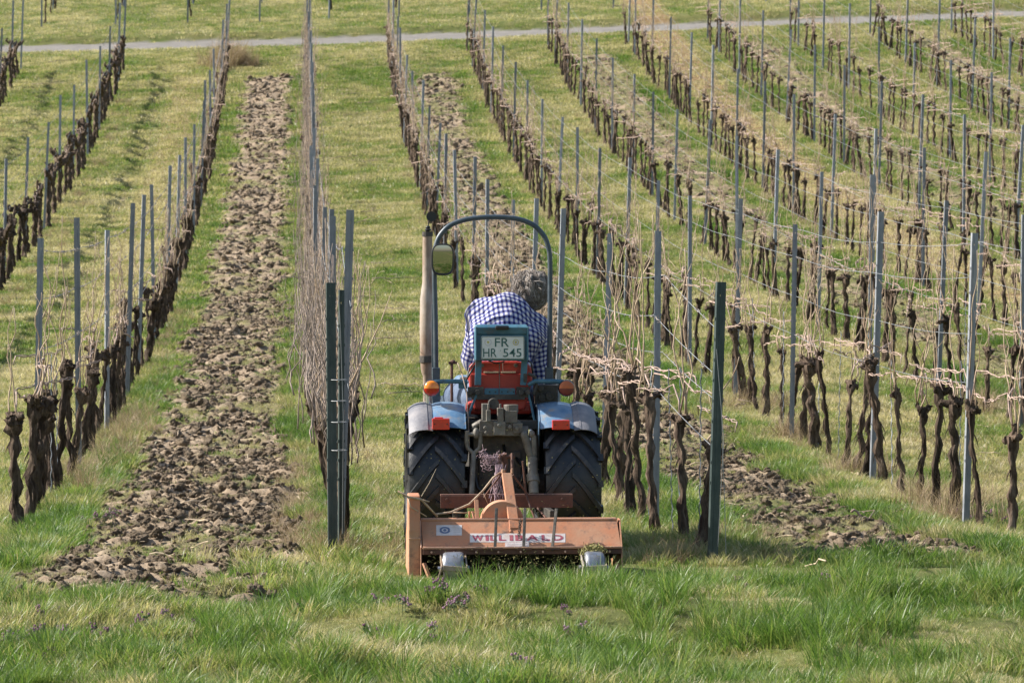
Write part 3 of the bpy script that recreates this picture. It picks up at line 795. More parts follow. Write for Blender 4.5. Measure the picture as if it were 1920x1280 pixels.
# twisted training rods beside some vines
b = MB(); b.tube([(.004 * math.cos(k * 1.3), .004 * math.sin(k * 1.3), -.05 + k * .022) for k in range(52)], .0038, 5); rod = b.mesh('training_rod', M['galv'])
nr = {}
for (r, q) in ((1, 21.7), (1, 22.9), (1, 23.25), (1, 24.9), (2, 24.8), (2, 27.6), (2, 30.4), (2, 31.6), (2, 33.9), (3, 29.9), (3, 33.2), (-1, 27.6), (-1, 28.3), (3, 36.2), (2, 36.0)):
    nr[r] = nr.get(r, 0) + 1
    o = bpy.data.objects.new('training_rod', rod); link(o); o.location = (ROWX[r] + .03, q, gz(ROWX[r] + .03, q)); o.rotation_euler = (random.gauss(0, .02), random.gauss(.015, .015), random.random() * 6)
    tag(o, 'thin twisted metal rod beside a vine, %s rod, %s' % (ordn[nr[r]], RNAME[r]), 'rod', 'twisted training rods')

# brushy bundle of upright shoots along the first row left of the tractor, seen end on
b = MB(); rr = random.Random(4)
for _ in range(620):
    q = 21.6 + 76 * rr.random() ** 1.5; x = ROWX[0] + rr.gauss(-.03, .105); z = gz(x, q) + rr.uniform(.5, .95); h = rr.uniform(.5, 1.15)
    if q < 24: h *= .8
    pts = bend((x, q, z), (x + rr.gauss(0, .05), q + rr.gauss(0, .2), z + h), 8, .07, rr.random() * 99)
    b.tube(pts, [.0052 - .0004 * k for k in range(9)], 5)
M['oldshoot'] = mat('weathered_shoot', (.17, .125, .10), .7, 0, (.30, .24, .20), 12)
tag(b.build('upright_shoots', M['oldshoot'], smooth=True), 'dense tangle of bare upright shoots tied in the first row left of the tractor', None, None, 'stuff')

# dry weeds and dead grass at the feet of the rows
dx_, dy_, ds_ = [], [], []
def dryclump(x, y, n, sx, sy, s):
    for _ in range(n): dx_.append(x + random.gauss(0, sx)); dy_.append(y + random.gauss(0, sy)); ds_.append(s * random.uniform(.6, 1.2))
for k in range(60):
    dryclump(ROWX[-1] + .22 + random.gauss(0, .07), 27.5 + k * .42, 3, .08, .15, .85 if k < 26 else .5)
for k in range(26): dryclump(ROWX[-2] + .33, 33 + 2.4 * k + random.gauss(0, .4), 6, .14, .22, .62)
for k in range(10): dryclump(ROWX[-3] + .3, 50 + 4 * k, 6, .14, .22, .6)
for k in range(90): dryclump(ROWX[0] - .14 + random.gauss(0, .06), 21.6 + 70 * (k / 90) ** 1.5, 3, .07, .2, .55)
for k in range(40): dryclump(ROWX[0] + .18 + random.gauss(0, .06), 21.4 + 30 * (k / 40) ** 1.5, 2, .1, .2, .45)
for (r, q) in ((2, 28.9), (2, 25.9), (2, 33), (2, 36), (3, 30.5), (2, 24.6), (3, 35)): dryclump(ROWX[r] + .02, q, 12, .16, .25, 1.0)
for k in range(150):
    r = random.choice((1, 2, 3, 4, 5, 6, 7)); q = random.uniform(24, 92); dryclump(ROWX[r] + random.gauss(0, .1), q, 3, .1, .3, .6)
dryclump(ROWX[-1] + .1, 97.3, 60, .28, .5, 2.1)
dryclump(ROWX[0] - .0, 21.4, 14, .12, .12, .7); dryclump(1.9, 20.9, 20, .35, .25, .5); dryclump(2.3, 22.2, 40, .25, .7, .55)
dx_ = np.array(dx_); dy_ = np.array(dy_); n = len(dx_)
scatter('dry_grass', dry, np.stack([dx_, dy_, ground_z(dx_, dy_)], -1), rng.uniform(0, 6.28, n), np.array(ds_), rng.random(n) * .7, rng.integers(0, 3, n),
        'tufts of dead beige grass and dry weeds at the foot of the vine rows', tilt_xy=rng.normal(0, .35, (n, 2)))

# pruned canes lying in the grass alley ahead of the tractor
pr = 0
def litter_cane(px, py, Y_, L_, ang, label, thick=1., lift=0):
    global pr
    rr = random.Random(pr * 3 + 5); pr += 1; w_ = W(px, py, Y_); b = MB(); n = 9
    pts = []
    for k in range(n + 1):
        t = k / n - .5; x = w_.x + math.cos(ang) * L_ * t + .05 * L_ * math.sin(t * 5 + pr); y = w_.y + math.sin(ang) * L_ * t
        pts.append((x, y, gz(x, y) + .03 + rr.uniform(.0, .03) + lift * (t + .5)))
    b.tube(pts, [(.007 - .004 * k / n) * thick for k in range(n + 1)], 6)
    j = rr.randint(3, 6); p = Vector(pts[j]); b.tube([p, p + Vector((rr.uniform(-.1, .1), rr.uniform(-.2, .2), .05)), p + Vector((rr.uniform(-.18, .18), rr.uniform(-.3, .3), .04))], [.004 * thick, .003 * thick, .0015], 5)
    tag(b.build('pruned_cane', M['cane'], smooth=True), label, 'pruned cane', 'pruned canes lying on the ground')
depthY = {}
def gy(px, py):
    """distance along the rows at which the photo's ground point (px, py) lies"""
    best = None
    for k in range(400):
        Y_ = 14 + k * .25; w_ = W(px, py, Y_); d = w_.z - float(base_z(w_.x, Y_))
        if d <= 0: return Y_
    return 100
spots = [(775, 745, .5, .3, 'bundle'), (760, 730, .6, -.4, 'x'), (740, 640, .5, .1, 'x'), (735, 610, .35, .6, 'x'), (750, 585, .4, -.1, 'x'), (690, 562, .5, .9, 'x'),
         (745, 530, .7, .1, 'x'), (720, 500, .4, -.3, 'x'), (655, 300, .9, .3, 'x'), (700, 305, .5, 0, 'x'), (668, 218, .7, .2, 'x'), (690, 195, .5, -.2, 'x'), (660, 180, .5, 0, 'x'),
         (130, 118, 1.1, .5, 'x'), (95, 160, .9, .1, 'x'), (80, 175, .6, -.1, 'x'), (700, 400, .5, .2, 'x'), (680, 420, .5, .4, 'x'), (1625, 985, .2, .2, 'x'), (1665, 975, .35, .4, 'x'), (1390, 770, .15, .5, 'x')]
desc = ['beside the tractor seat', 'just left of the exhaust', 'left of the checked shirt', 'left of the muffler', 'level with the mirror', 'beside the left row',
        'left of the mirror', 'left of the roll bar', 'far up the grass alley', 'right side of the far grass alley', 'in the distant grass alley', 'near the top of the grass alley', 'nearest the track in the grass alley',
        'in the upper left corner', 'upper left between two rows', 'low in the upper left alley', 'above the roll bar, left', 'above the exhaust cap, left', 'on tilled earth at the right', 'right end of the tilled earth', 'at a post foot right of centre']
for i, (px, py, L_, an, _) in enumerate(spots):
    litter_cane(px, py, gy(px, py), L_, an, 'pale pruned vine cane on the ground ' + desc[i], 1.1 if i < 7 else 1.3)

# one long shoot leaning out of the left row over the grass
b = MB(); a_ = W(650, 735, 21.9); c_ = W(735, 545, 21.9)
b.tube([a_, a_.lerp(c_, .35) + Vector((.01, 0, -.0)), a_.lerp(c_, .7) + Vector((.012, 0, -.01)), c_], [.0065, .0055, .004, .002], 6)
a2 = Vector((ROWX[0] + .03, 21.9, a_.z - .35)); b.tube([a2, a_], [.007, .0065], 6)
tag(b.build('leaning_shoot', M['shoot'], smooth=True), 'long pale shoot leaning from the left row toward the tractor exhaust', 'shoot')

# far parcel beyond the track: posts and a few vines
k = 0
for i, px in enumerate((78, 217, 352, 487, 617, 748, 880, 1015, 1150, 1436)):
    Y_ = 106.0; w_ = W(px, 100, Y_); x = w_.x
    Y_ = road_near(x) + ROADW + 3.1; x = W(px, 100, Y_).x
    for j in range(2):
        yy = Y_ + j * 4.6; o = bpy.data.objects.new('vine_post', PM[i % 3]); link(o); xx = x + .02 * j
        o.location = (xx, yy, gz(xx, yy)); o.rotation_euler = (0, R(.8), random.gauss(0, .1))
        tag(o, 'pale steel post beyond the paved track, %s from the left%s' % (ordn[i + 1], '' if j == 0 else ', the one behind'), 'post', 'posts of the parcel beyond the track')
me_parts = []
for i, px in enumerate((78, 217, 352, 487, 617, 748, 880, 1015, 1150, 1290, 1436, 1580)):
    for j in range(12):
        Y_ = 107.2 + 1.2 * j; x = W(px, 100, 106).x
        if random.random() < .3 + .35 * (i in (3, 4, 6)): continue
        tm = random.choice(VAR['g'])[0]; me_parts.append((tm, Matrix.Translation((x + random.gauss(0, .04), Y_, gz(x, Y_))) @ Euler((0, 0, random.random() * 6)).to_matrix().to_4x4(), 0))
me = join_meshes(me_parts, 'far_parcel_vines'); me.materials.append(M['bark'])
o = bpy.data.objects.new('far_parcel_vines', me); link(o); tag(o, 'dark vine trunks of the parcel beyond the paved track', None, None, 'stuff')
# ------------------------------------------------------------------ tractor
O = Vector((.905, 21.2, 0.0))
def T(px, py, yl): return W(px, py, O.y + yl) - O
M['blue'] = mat('faded_blue_paint', (.075, .165, .29), .42, .0, (.19, .27, .36), 6, .0008, 60, col3=(.26, .23, .20), scale3=13, cut3=(.52, .66), coat=.15)
M['dblue'] = mat('teal_blue_paint', (.028, .10, .155), .5, 0, (.06, .16, .22), 9, .0005, 60, col3=(.08, .07, .06), scale3=12, cut3=(.55, .72))
M['bar'] = mat('dark_slate_paint', (.040, .060, .080), .42, .1, (.07, .085, .10), 20, .0003, 60)
M['rubber'] = mat('tyre_rubber', (.012, .013, .016), .42, 0, (.026, .026, .028), 14, .002, 50, spec=.5, col3=(.10, .085, .07), scale3=5, cut3=(.62, .85))
M['mudflap'] = mat('dusty_rubber', (.14, .14, .16), .6, 0, (.22, .21, .22), 12, .002, 40)
M['red'] = mat('red_seat_vinyl', (.42, .035, .02), .5, 0, (.30, .03, .02), 9, .0006, 40, col3=(.20, .07, .05), scale3=14, cut3=(.6, .8))
M['dark'] = mat('oily_cast_iron', (.035, .032, .030), .65, .2, (.085, .075, .062), 14, .004, 40)
M['alu'] = mat('dusty_grey_casting', (.17, .16, .14), .6, .3, (.10, .085, .07), 13, .003, 40)
M['rusty'] = mat('heat_rusted_steel', (.34, .27, .21), .7, .2, (.20, .13, .09), 10, .001, 50, col3=(.42, .38, .34), scale3=4, stretch=(1, 1, .4))
M['black'] = mat('black_plastic', (.012, .012, .014), .4)
M['chrome'] = mat('worn_bright_steel', (.62, .62, .63), .3, .9)
M['redlens'] = mat('red_lens', (.60, .03, .02), .22, 0, (.42, .03, .02), 40, coat=.5)
M['orangelens'] = mat('amber_lens', (.85, .26, .01), .18, 0, (.65, .16, .01), 40, coat=.6)
M['dullamber'] = mat('dull_amber_lens', (.42, .10, .02), .5, 0, (.34, .09, .03), 40)  # duller, rougher amber for the right lamp
M['dullred'] = mat('dull_dark_lens', (.16, .03, .02), .5)  # duller, rougher dark red for the right lamp
M['darkredlens'] = mat('dark_red_lens', (.40, .02, .01), .2, coat=.6)
M['orange'] = mat('faded_orange_paint', (.45, .175, .085), .7, 0, (.40, .245, .155), 5, .0008, 70, col3=(.22, .13, .09), scale3=16, cut3=(.54, .68), cut=(.35, .7))
M['brownred'] = mat('rusted_brown_paint', (.075, .036, .026), .75, .1, (.13, .055, .036), 12, .001, 50)
M['plate'] = mat('dusty_white_plate', (.62, .64, .62), .45, 0, (.50, .51, .48), 9)
M['ink'] = mat('faded_green_lettering', (.03, .10, .09), .5)
M['sticker'] = mat('faded_white_sticker', (.60, .56, .56), .5, 0, (.50, .40, .36), 18)
M['purple'] = mat('faded_crimson_lettering', (.30, .045, .085), .5, 0, (.36, .12, .13), 25)
M['grey'] = mat('worn_grey_steel', (.32, .34, .38), .38, .7, (.22, .20, .19), 12, .001, 40)
M['mirror'] = mat('mirror_glass', (.40, .41, .40), .03, 1.0)
M['cream'] = mat('cream_foam_edge', (.65, .48, .33), .8)
M['silver'] = mat('seal_silver', (.45, .46, .50), .4)
M['ochre'] = mat('seal_ochre', (.42, .38, .10), .5)

tr = empty('tractor', O)
tag(tr, 'small blue vineyard tractor with roll bar, red seat and dusty rear tyres', 'tractor')
AXZ = .425
def wheel(cx, cy, cz, r, w, nl, parent, flip=1, rimcol='dblue'):
    b = MB(); h = w / 2; rl = r - .026
    prof = [(-h * .72, r * .56), (-h * .98, r * .68), (-h * 1.0, r * .80), (-h * .96, rl * .955), (-h * .80, rl * .99), (-h * .3, rl), (h * .3, rl), (h * .80, rl * .99), (h * .96, rl * .955), (h * 1.0, r * .80), (h * .98, r * .68), (h * .72, r * .56)]
    b.lathe(prof, 'x', n=72, closed=False)
    for s in (-1, 1):
        for k in range(nl):
            a0 = 2 * math.pi * (k + (.5 if s > 0 else 0)) / nl; n = 7; vs = []; pts = []
            for i in range(n + 1):
                t = i / n; x = s * (-.010 + (h + .004) * t); sweep = .50 * (t ** 1.15) * .42 / r
                wd = .033 + .016 * t; rr_top = r - .004 * t * t - (.012 * max(0, t - .8) / .2)
                rr_bot = rl - .012 - (.04 * max(0, t - .85) / .15)
                aa = a0 - sweep; dw = wd / r / 2
                for (da, rad) in ((-dw * 1.25, rr_bot), (-dw * .85, rr_top), (dw * .85, rr_top), (dw * 1.25, rr_bot)):
                    vs.append((x, -rad * math.cos(aa + da), rad * math.sin(aa + da)))
            fs = []
            for i in range(n):
                for j in range(3): fs.append((i * 4 + j, i * 4 + j + 1, i * 4 + 5 + j, i * 4 + 4 + j))
            fs += [(0, 1, 2, 3), (n * 4 + 3, n * 4 + 2, n * 4 + 1, n * 4)]
            b.add(vs, fs)
            # lug shoulder running down the side wall
            t0 = a0 - .50 * .42 / r; x = s * h; q = []
            for (da, rad, xo) in ((-.05, r - .016, .006), (.05, r - .016, .006), (.04, r * .84, .004), (-.04, r * .84, .004)):
                q.append((x * 1.0 + s * xo, -rad * math.cos(t0 + da), rad * math.sin(t0 + da)))
            q2 = [(p[0] - s * .03, p[1], p[2]) for p in q]
            b.add(q + q2, [(0, 1, 2, 3), (7, 6, 5, 4), (0, 4, 5, 1), (1, 5, 6, 2), (2, 6, 7, 3), (3, 7, 4, 0)])
    wh = b.build('tyre', M['rubber'], parent, smooth=35, loc=(cx, cy, cz))
    b = MB(); b.lathe([(-h * .70, r * .57), (-h * .74, r * .585), (-h * .6, r * .52), (-h * .1, r * .5), (h * .1, r * .5), (h * .6, r * .52), (h * .74, r * .585), (h * .70, r * .57)], 'x', n=48)
    sx = flip; b.lathe([(sx * h * .15, .001), (sx * h * .15, r * .49), (sx * h * .30, r * .3), (sx * h * .34, r * .16), (sx * h * .5, r * .14), (sx * h * .52, .001)], 'x', n=36)
    for k in range(5):
        a = k * 6.283 / 5; b.cyl((sx * h * .3, r * .2 * math.cos(a), r * .2 * math.sin(a)), (sx * h * .42, r * .2 * math.cos(a), r * .2 * math.sin(a)), .010, 6)
    b.build('rim', M[rimcol], wh, smooth=40)
    return wh
xl = (T(762, 900, 0).x + T(868, 900, 0).x) / 2; wl = T(866, 900, 0).x - T(760, 900, 0).x
xr = (T(1013, 900, 0).x + T(1120, 900, 0).x) / 2
wheel(xl, 0, AXZ, .425, wl, 17, tr, -1); wheel(xr, 0, AXZ, .425, wl, 17, tr, 1)
zf = float(base_z(.9, 22.75))
for s in (-1, 1): wheel(s * .40, 1.52, .30 + zf, .30, .17, 16, tr, s)

# rear body: gearbox, axle housing, dark undercarriage
b = MB()
b.box((0, .02, .52), (.30, .46, .40)); b.box((0, -.19, .47), (.24, .06, .30)); b.box((0, .75, .48), (.26, 1.1, .28))
b.cyl((xl + .12, 0, AXZ), (xr - .12, 0, AXZ), .085, 18); b.cyl((0, -.34, .40), (0, -.20, .40), .028, 12); b.cyl((0, -.24, .40), (0, -.20, .40), .07, 20)
b.box((-.155, .1, .40), (.05, .3, .22)); b.box((.165, .1, .40), (.05, .3, .22))
for k in range(10):
    a = k * .628; b.cyl((.10 * math.cos(a), -.225, .47 + .12 * math.sin(a)), (.10 * math.cos(a), -.21, .47 + .12 * math.sin(a)), .010, 6)
b.box((0, .12, .765), (.44, .5, .05)); b.box((-.22, .1, .66), (.02, .42, .2)); b.box((.22, .1, .66), (.02, .42, .2))
b.box((0, 1.5, .32 + zf), (.70, .09, .09)); b.box((0, 1.35, .45), (.20, .5, .25))
b.build('gearbox', M['dark'], tr, bevel=.006)
b = MB()                         # hitch clutter: drawbar, pins, hoses
b.box((0, -.33, .25), (.09, .3, .03)); b.box((0, -.28, .34), (.15, .04, .12))
b.tube([(-.10, -.2, .62), (-.16, -.27, .55), (-.13, -.3, .42), (-.06, -.32, .36)], .011, 8); b.tube([(.08, -.2, .60), (.14, -.26, .52), (.10, -.3, .42)], .011, 8)
b.tube([(.02, -.2, .66), (.03, -.3, .60), (.0, -.34, .50), (-.04, -.33, .42)], .009, 8)
b.build('hose', M['black'], tr, smooth=True)
# hydraulic valve block behind the seat
b = MB(); q = lambda px, py, yl=-.27: T(px, py, yl)
def block(x0, y0, x1, y1, yl, dp, bb, m=0):
    a_, c_ = q(x0, y0, yl), q(x1, y1, yl); bb.box(((a_.x + c_.x) / 2, yl + dp / 2, (a_.z + c_.z) / 2), (abs(c_.x - a_.x), dp, abs(c_.z - a_.z)), m=m)
block(899, 789, 976, 817, -.30, .14, b); block(904, 757, 918, 795, -.27, .08, b); block(912, 769, 920, 790, -.33, .06, b); block(933, 765, 944, 792, -.33, .08, b)
block(926, 790, 948, 816, -.33, .06, b); block(946, 770, 970, 792, -.31, .12, b); block(962, 793, 980, 812, -.32, .05, b)
for px in (916, 938): c_ = q(px, 762, -.30); b.cyl((c_.x, -.30, c_.z - .02), (c_.x, -.30, c_.z + .015), .007, 8)
for (px, py) in ((910, 802), (912, 811), (956, 800), (969, 803), (936, 797)): c_ = q(px, py, -.33); b.cyl((c_.x, -.315, c_.z), (c_.x, -.345, c_.z), .011, 8)
c_ = q(958, 760, -.26); b.cyl((c_.x, -.25, c_.z - .04), (c_.x, -.25, c_.z + .005), .042, 20)
c_ = q(901, 808, -.27); b.tube([(c_.x - .03, -.26, c_.z - .03), (c_.x - .03, -.27, c_.z + .03), (c_.x + .01, -.28, c_.z + .05)], .022, 10)
c_ = q(980, 808, -.27); b.cyl((c_.x - .02, -.28, c_.z), (c_.x + .03, -.28, c_.z), .03, 14)
b.build('valve_block', M['alu'], tr, bevel=.004)
b = MB(); c_ = q(926, 757, -.24); b.cyl((c_.x, -.25, c_.z), (c_.x, -.15, c_.z), .030, 20); b.build('filler_cap', M['dark'], tr, smooth=40)

# lift arms: fork and rod on the left, adjustable rod on the right
b = MB(); yl = -.33
c0 = T(888, 848, yl); c1 = T(884, 930, -.42)
b.cyl(c0, c1, .0155, 14); 
for s in (-1, 1): b.tube([T(888, 850, yl), T(888 + s * 11, 840, yl), T(888 + s * 13, 830, yl), T(888 + s * 12.5, 808, yl)], .0125, 10)
b.cyl(T(873, 814, yl), T(903, 814, yl), .012, 10); b.ball(T(893, 812, yl), (.020, .020, .032), n=12)
b.build('lift_rod', M['alu'], tr, smooth=50)
b = MB(); b.tube([T(984, 816, yl), T(990, 838, yl), T(997, 862, yl)], [.024, .022, .020], 12); b.tube([T(1000, 816, yl), T(1001, 855, yl)], [.016, .018], 12)
b.ball(T(983, 816, yl), (.022, .022, .026), n=12); b.ball(T(997, 814, yl), (.018, .02, .024), n=12)
b.cyl(T(998, 858, yl), T(1001, 925, -.40), .028, 14); b.cyl(T(999, 890, yl - .02), T(1000, 905, -.38), .036, 12); b.tube([T(1001, 925, -.40), T(1003, 938, -.42), T(1006, 950, -.42)], [.02, .032, .034], 10)
b.build('lift_rod', M['alu'], tr, smooth=50)
b = MB()
for s in (-1, 1): b.bar((s * .17, -.05, .34), (s * .27, -.62, .29), .03, .05)
b.build('lower_link', M['dark'], tr, bevel=.004)

# fenders
for side, (xa, xb, xc) in (('l', (T(764, 780, 0).x, T(808, 780, 0).x, T(868, 780, 0).x)), ('r', (T(1112, 780, 0).x, T(1069, 780, 0).x, T(1007, 780, 0).x))):
    b = MB(); rad = .462; n = 18
    def strip(bb, x0, x1, r0, a0, a1, crown=.0, drop=0.):
        vs = []; m_ = 7
        for i in range(n + 1):
            a = R(a0 + (a1 - a0) * i / n)
            for j in range(m_ + 1):
                t = j / m_; x = x0 + (x1 - x0) * t; rr_ = r0 + crown * (1 - abs(2 * t - 1) ** 2.6) - drop * t ** 3
                for dd in (0, -.004): vs.append((x, -(rr_ + dd) * math.cos(a), AXZ + (rr_ + dd) * math.sin(a)))
        st = 2 * (m_ + 1); fs = []
        for i in range(n):
            for j in range(m_):
                k = i * st + 2 * j; fs += [(k, k + 2, k + st + 2, k + st), (k + 1, k + st + 1, k + st + 3, k + 3)]
            k = i * st; fs += [(k, k + st, k + st + 1, k + 1)]; k = i * st + 2 * m_; fs += [(k, k + 1, k + st + 1, k + st)]
        for j in range(m_):
            k = 2 * j; fs.append((k, k + 1, k + 3, k + 2)); k = n * st + 2 * j; fs.append((k, k + 2, k + 3, k + 1))
        bb.add(vs, fs)
    strip(b, xb, xc, rad - .008, 46, 158, .014)
    sgn = 1 if side == 'l' else -1
    # inner side skirt
    vs = []
    for i in range(n + 1):
        a = R(46 + 112 * i / n)
        for rr_ in (rad - .004, rad - .15): vs += [(xc, -rr_ * math.cos(a), AXZ + rr_ * math.sin(a)), (xc + sgn * .004, -rr_ * math.cos(a), AXZ + rr_ * math.sin(a))]
    fs = []
    for i in range(n):
        k = 4 * i; fs += [(k, k + 2, k + 6, k + 4), (k + 1, k + 5, k + 7, k + 3), (k, k + 4, k + 5, k + 1), (k + 2, k + 3, k + 7, k + 6)]
    b.add(vs, fs)
    fe = b.build('fender', M['blue'], tr, smooth=40)
    b = MB(); strip(b, xb, xa, rad - .004, 44, 150, .010, .03); strip(b, xb - sgn * .028, xb - sgn * .040, rad + .006, 44, 150)
    b.build('rubber_extension', M['mudflap'], fe, smooth=40)
    b = MB(); (x0, y0, x1, y1) = (810, 784, 843, 805) if side == 'l' else (1035, 787, 1068, 805)
    a_, c_ = T(x0, y0, -.34), T(x1, y1, -.34); cx, cz = (a_.x + c_.x) / 2, (a_.z + c_.z) / 2
    b.box((cx, -.335, cz), (abs(c_.x - a_.x), .05, abs(a_.z - c_.z)))
    if side == 'l': b.box((cx - .012, -.335, cz + .033), (.05, .04, .012))
    tl = b.build('tail_light', M['redlens'], tr, bevel=.005)
    b = MB(); b.box((cx, -.300, cz), (abs(c_.x - a_.x) * .9, .02, abs(a_.z - c_.z) * .8)); 
    for s in (-1, 1): b.cyl((cx + s * .035, -.362, cz), (cx + s * .035, -.358, cz), .004, 8)
    b.build('lamp_base', M['black'], tl)

# seat: red shell with cream split, worn frame
b = MB(); yl = -.02
def shell(bb, pxs, y0, y1, z0p, z1p, pxr, depth):
    pass
pts_t = [(878, 716), (877, 700), (880, 686), (888, 679), (906, 677), (968, 677), (988, 680), (996, 688), (999, 702), (997, 716)]
top = [(T(a, c, yl).x, T(a, c, yl).z) for a, c in pts_t]
b.prism(top[::-1], 'y', yl, yl + .05)
a_ = T(881, 717, yl); c_ = T(995, 700, yl)
b.prism([(T(a, c, yl).x, T(a, c, yl).z) for a, c in [(879, 699.5), (997, 699.5), (998, 716), (990, 738), (984, 750), (886, 750), (880, 730)]][::-1], 'y', yl - .022, yl + .03)
b.prism([(T(a, c, yl).x, T(a, c, yl).z) for a, c in [(884, 744), (990, 744), (984, 768), (888, 768)]][::-1], 'y', yl - .03, yl + .03)
se = b.build('seat', M['red'], tr, bevel=.012)
b = MB(); b.box(((a_.x + c_.x) / 2, .18, .855), (.37, .40, .07)); b.build('cushion', M['red'], se, bevel=.02)
b = MB(); p = T(937, 697.5, yl - .012); b.box((p.x - .049, yl - .012, p.z), (.083, .03, .007)); b.box((p.x + .049, yl - .012, p.z), (.083, .03, .007)); b.build('seam', M['cream'], se)
b = MB(); p0 = T(936, 678, yl); p1 = T(936, 748, yl); b.tube([(p0.x, yl - .026, p0.z), (p0.x, yl - .028, p1.z)], .0022, 6); b.tube([(p.x, yl - .026, p0.z) for p in []] or [(p0.x + .02, yl - .004, p0.z), (p0.x + .022, yl - .028, p1.z)], .0015, 5)
for (a, c) in ((967, 685), (904, 685), (966, 740)): w_ = T(a, c, yl); b.cyl((w_.x, yl - .012, w_.z), (w_.x, yl + .0, w_.z), .011, 8)
b.build('bolt', M['alu'], se)
# piping loop: cables hugging the left of the seat
b = MB(); b.tube([T(905, 672, -.06), T(893, 675, -.06), T(880, 690, -.06), T(876, 708, -.07), T(868, 722, -.08)], .0045, 8); b.tube([T(893, 682, -.06), T(881, 700, -.07), T(872, 716, -.07)], .006, 8)
b.tube([T(916, 676, -.10), T(930, 681, -.10), T(946, 678, -.10)], .004, 8); b.tube([T(985, 672, -.06), T(996, 680, -.06), T(999, 700, -.06)], .005, 8)
b.build('cable', M['black'], tr, smooth=True)

# blue seat and tool box frame
b = MB(); yl = -.09
b.bar(T(897.5, 674, yl), T(896, 722, yl), .036, .012); b.bar(T(983.5, 674, yl), T(981, 722, yl), .036, .012)
b.bar(T(895, 735, yl), T(874, 790, yl), .030, .012); b.bar(T(990, 735, yl), T(1004, 795, yl), .034, .012)
a_, c_ = T(908, 727, yl), T(970, 741, yl)
for x0, x1 in ((908, 935), (936.5, 966)):
    a_, c_ = T(x0, 727.5, yl), T(x1, 741, yl); b.box(((a_.x + c_.x) / 2, yl, (a_.z + c_.z) / 2), (c_.x - a_.x, .012, a_.z - c_.z))
b.bar(T(868, 728, yl), T(868, 714, yl), .05, .012); b.bar(T(868, 713, yl), T(876, 740, yl), .03, .01)
fr = b.build('seat_frame', M['dblue'], tr, bevel=.002)
b = MB()
for px in (918, 929, 941, 952, 963): w_ = T(px, 734.5, yl - .0075); b.cyl((w_.x, yl - .0065, w_.z), (w_.x, yl - .0072, w_.z), .0045, 10)
b.build('bolt_hole', M['black'], fr)
b = MB()
b.bar(T(884, 744, yl - .004), T(984, 744, yl - .004), .03, .02, up=(0, 1, 0)); b.bar(T(877, 735, yl - .002), T(907, 735, yl - .002), .06, .016, up=(0, 1, 0)); b.bar(T(968, 735, yl - .002), T(992, 735, yl - .002), .06, .016, up=(0, 1, 0))
for px in (895, 977, 989, 881): w_ = T(px, 735, yl); b.cyl((w_.x, yl - .04, w_.z), (w_.x, yl, w_.z), .016, 6)
b.bar(T(985, 716, yl), T(985, 700, yl), .022, .02); b.tube([T(990, 700, yl), T(1003, 706, yl), T(1006, 722, yl), T(1000, 740, yl)], .010, 8)
b.build('bracket', M['dark'], fr, bevel=.002)
# battery / control box to the right of the seat, dark
b = MB(); block(1003, 722, 1046, 757, -.02, .16, b)
for (px, py, r_) in ((1016, 745, .020), (1031, 742, .024), (1014, 728, .016)):
    w_ = T(px, py, -.02); b.cyl((w_.x, -.045, w_.z), (w_.x, -.02, w_.z), r_, 18); b.cyl((w_.x, -.052, w_.z), (w_.x, -.04, w_.z), r_ * .45, 12)
b.build('control_box', M['dark'], tr, bevel=.004)

# lamp arms and round two-colour lamps
for side in ('l', 'r'):
    yl = -.10; b = MB()
    if side == 'l': b.tube([T(876, 716, yl), T(868, 715, yl), T(830, 714.5, yl), T(812, 716, yl), T(802, 722, yl)], .0125, 12); cx, cy = 809, 727.5
    else: b.tube([T(990, 722, yl), T(1003, 714.5, yl), T(1040, 714.5, yl), T(1056, 715.5, yl), T(1064, 720, yl)], .0125, 12); cx, cy = 1062, 727.5
    ar = b.build('lamp_arm', M['dblue'], tr, smooth=True)
    c_ = T(cx, cy, -.13); r_ = .043
    b = MB(); b.lathe([(-.02, .001), (-.02, r_ * 1.0), (.0, r_ * 1.10), (.035, r_ * 1.08), (.04, .001)], 'y', n=28, c=(c_.x, c_.y + .0, c_.z)); la = b.build('lamp', M['black'], tr, smooth=40)
    for k, (nm, mm) in enumerate((('amber_lens', 'orangelens' if side == 'l' else 'dullamber'), ('red_lens', 'darkredlens' if side == 'l' else 'dullred'))):
        vs = []; fs = []; K = 12; J = 5
        for j in range(J + 1):
            rho = r_ * math.cos(R(90 * j / J)); y = -.02 - .018 * math.sin(R(90 * j / J))
            for i in range(K + 1):
                a = math.pi * i / K + math.pi * k; zz = rho * math.sin(a)
                vs.append((c_.x + rho * math.cos(a), c_.y + y, c_.z - .0 + zz))
        for j in range(J):
            for i in range(K): q0 = j * (K + 1) + i; fs.append((q0, q0 + 1, q0 + K + 2, q0 + K + 1))
        MB().add(vs, fs).build(nm, M[mm], la, smooth=True)
# exhaust with muffler, clamp, rain cap
b = MB(); yl = .62
pr_ = [(T(804, y_, yl).z, r_) for y_, r_ in ((760, .026), (705, .027), (700, .034), (690, .040), (660, .0445), (600, .0455), (560, .043), (542, .036), (528, .030), (470, .029), (440, .028))]
cx = T(801.5, 600, yl).x
b.lathe([(z_, r_) for z_, r_ in pr_], 'z', n=24, c=(cx, yl, 0))
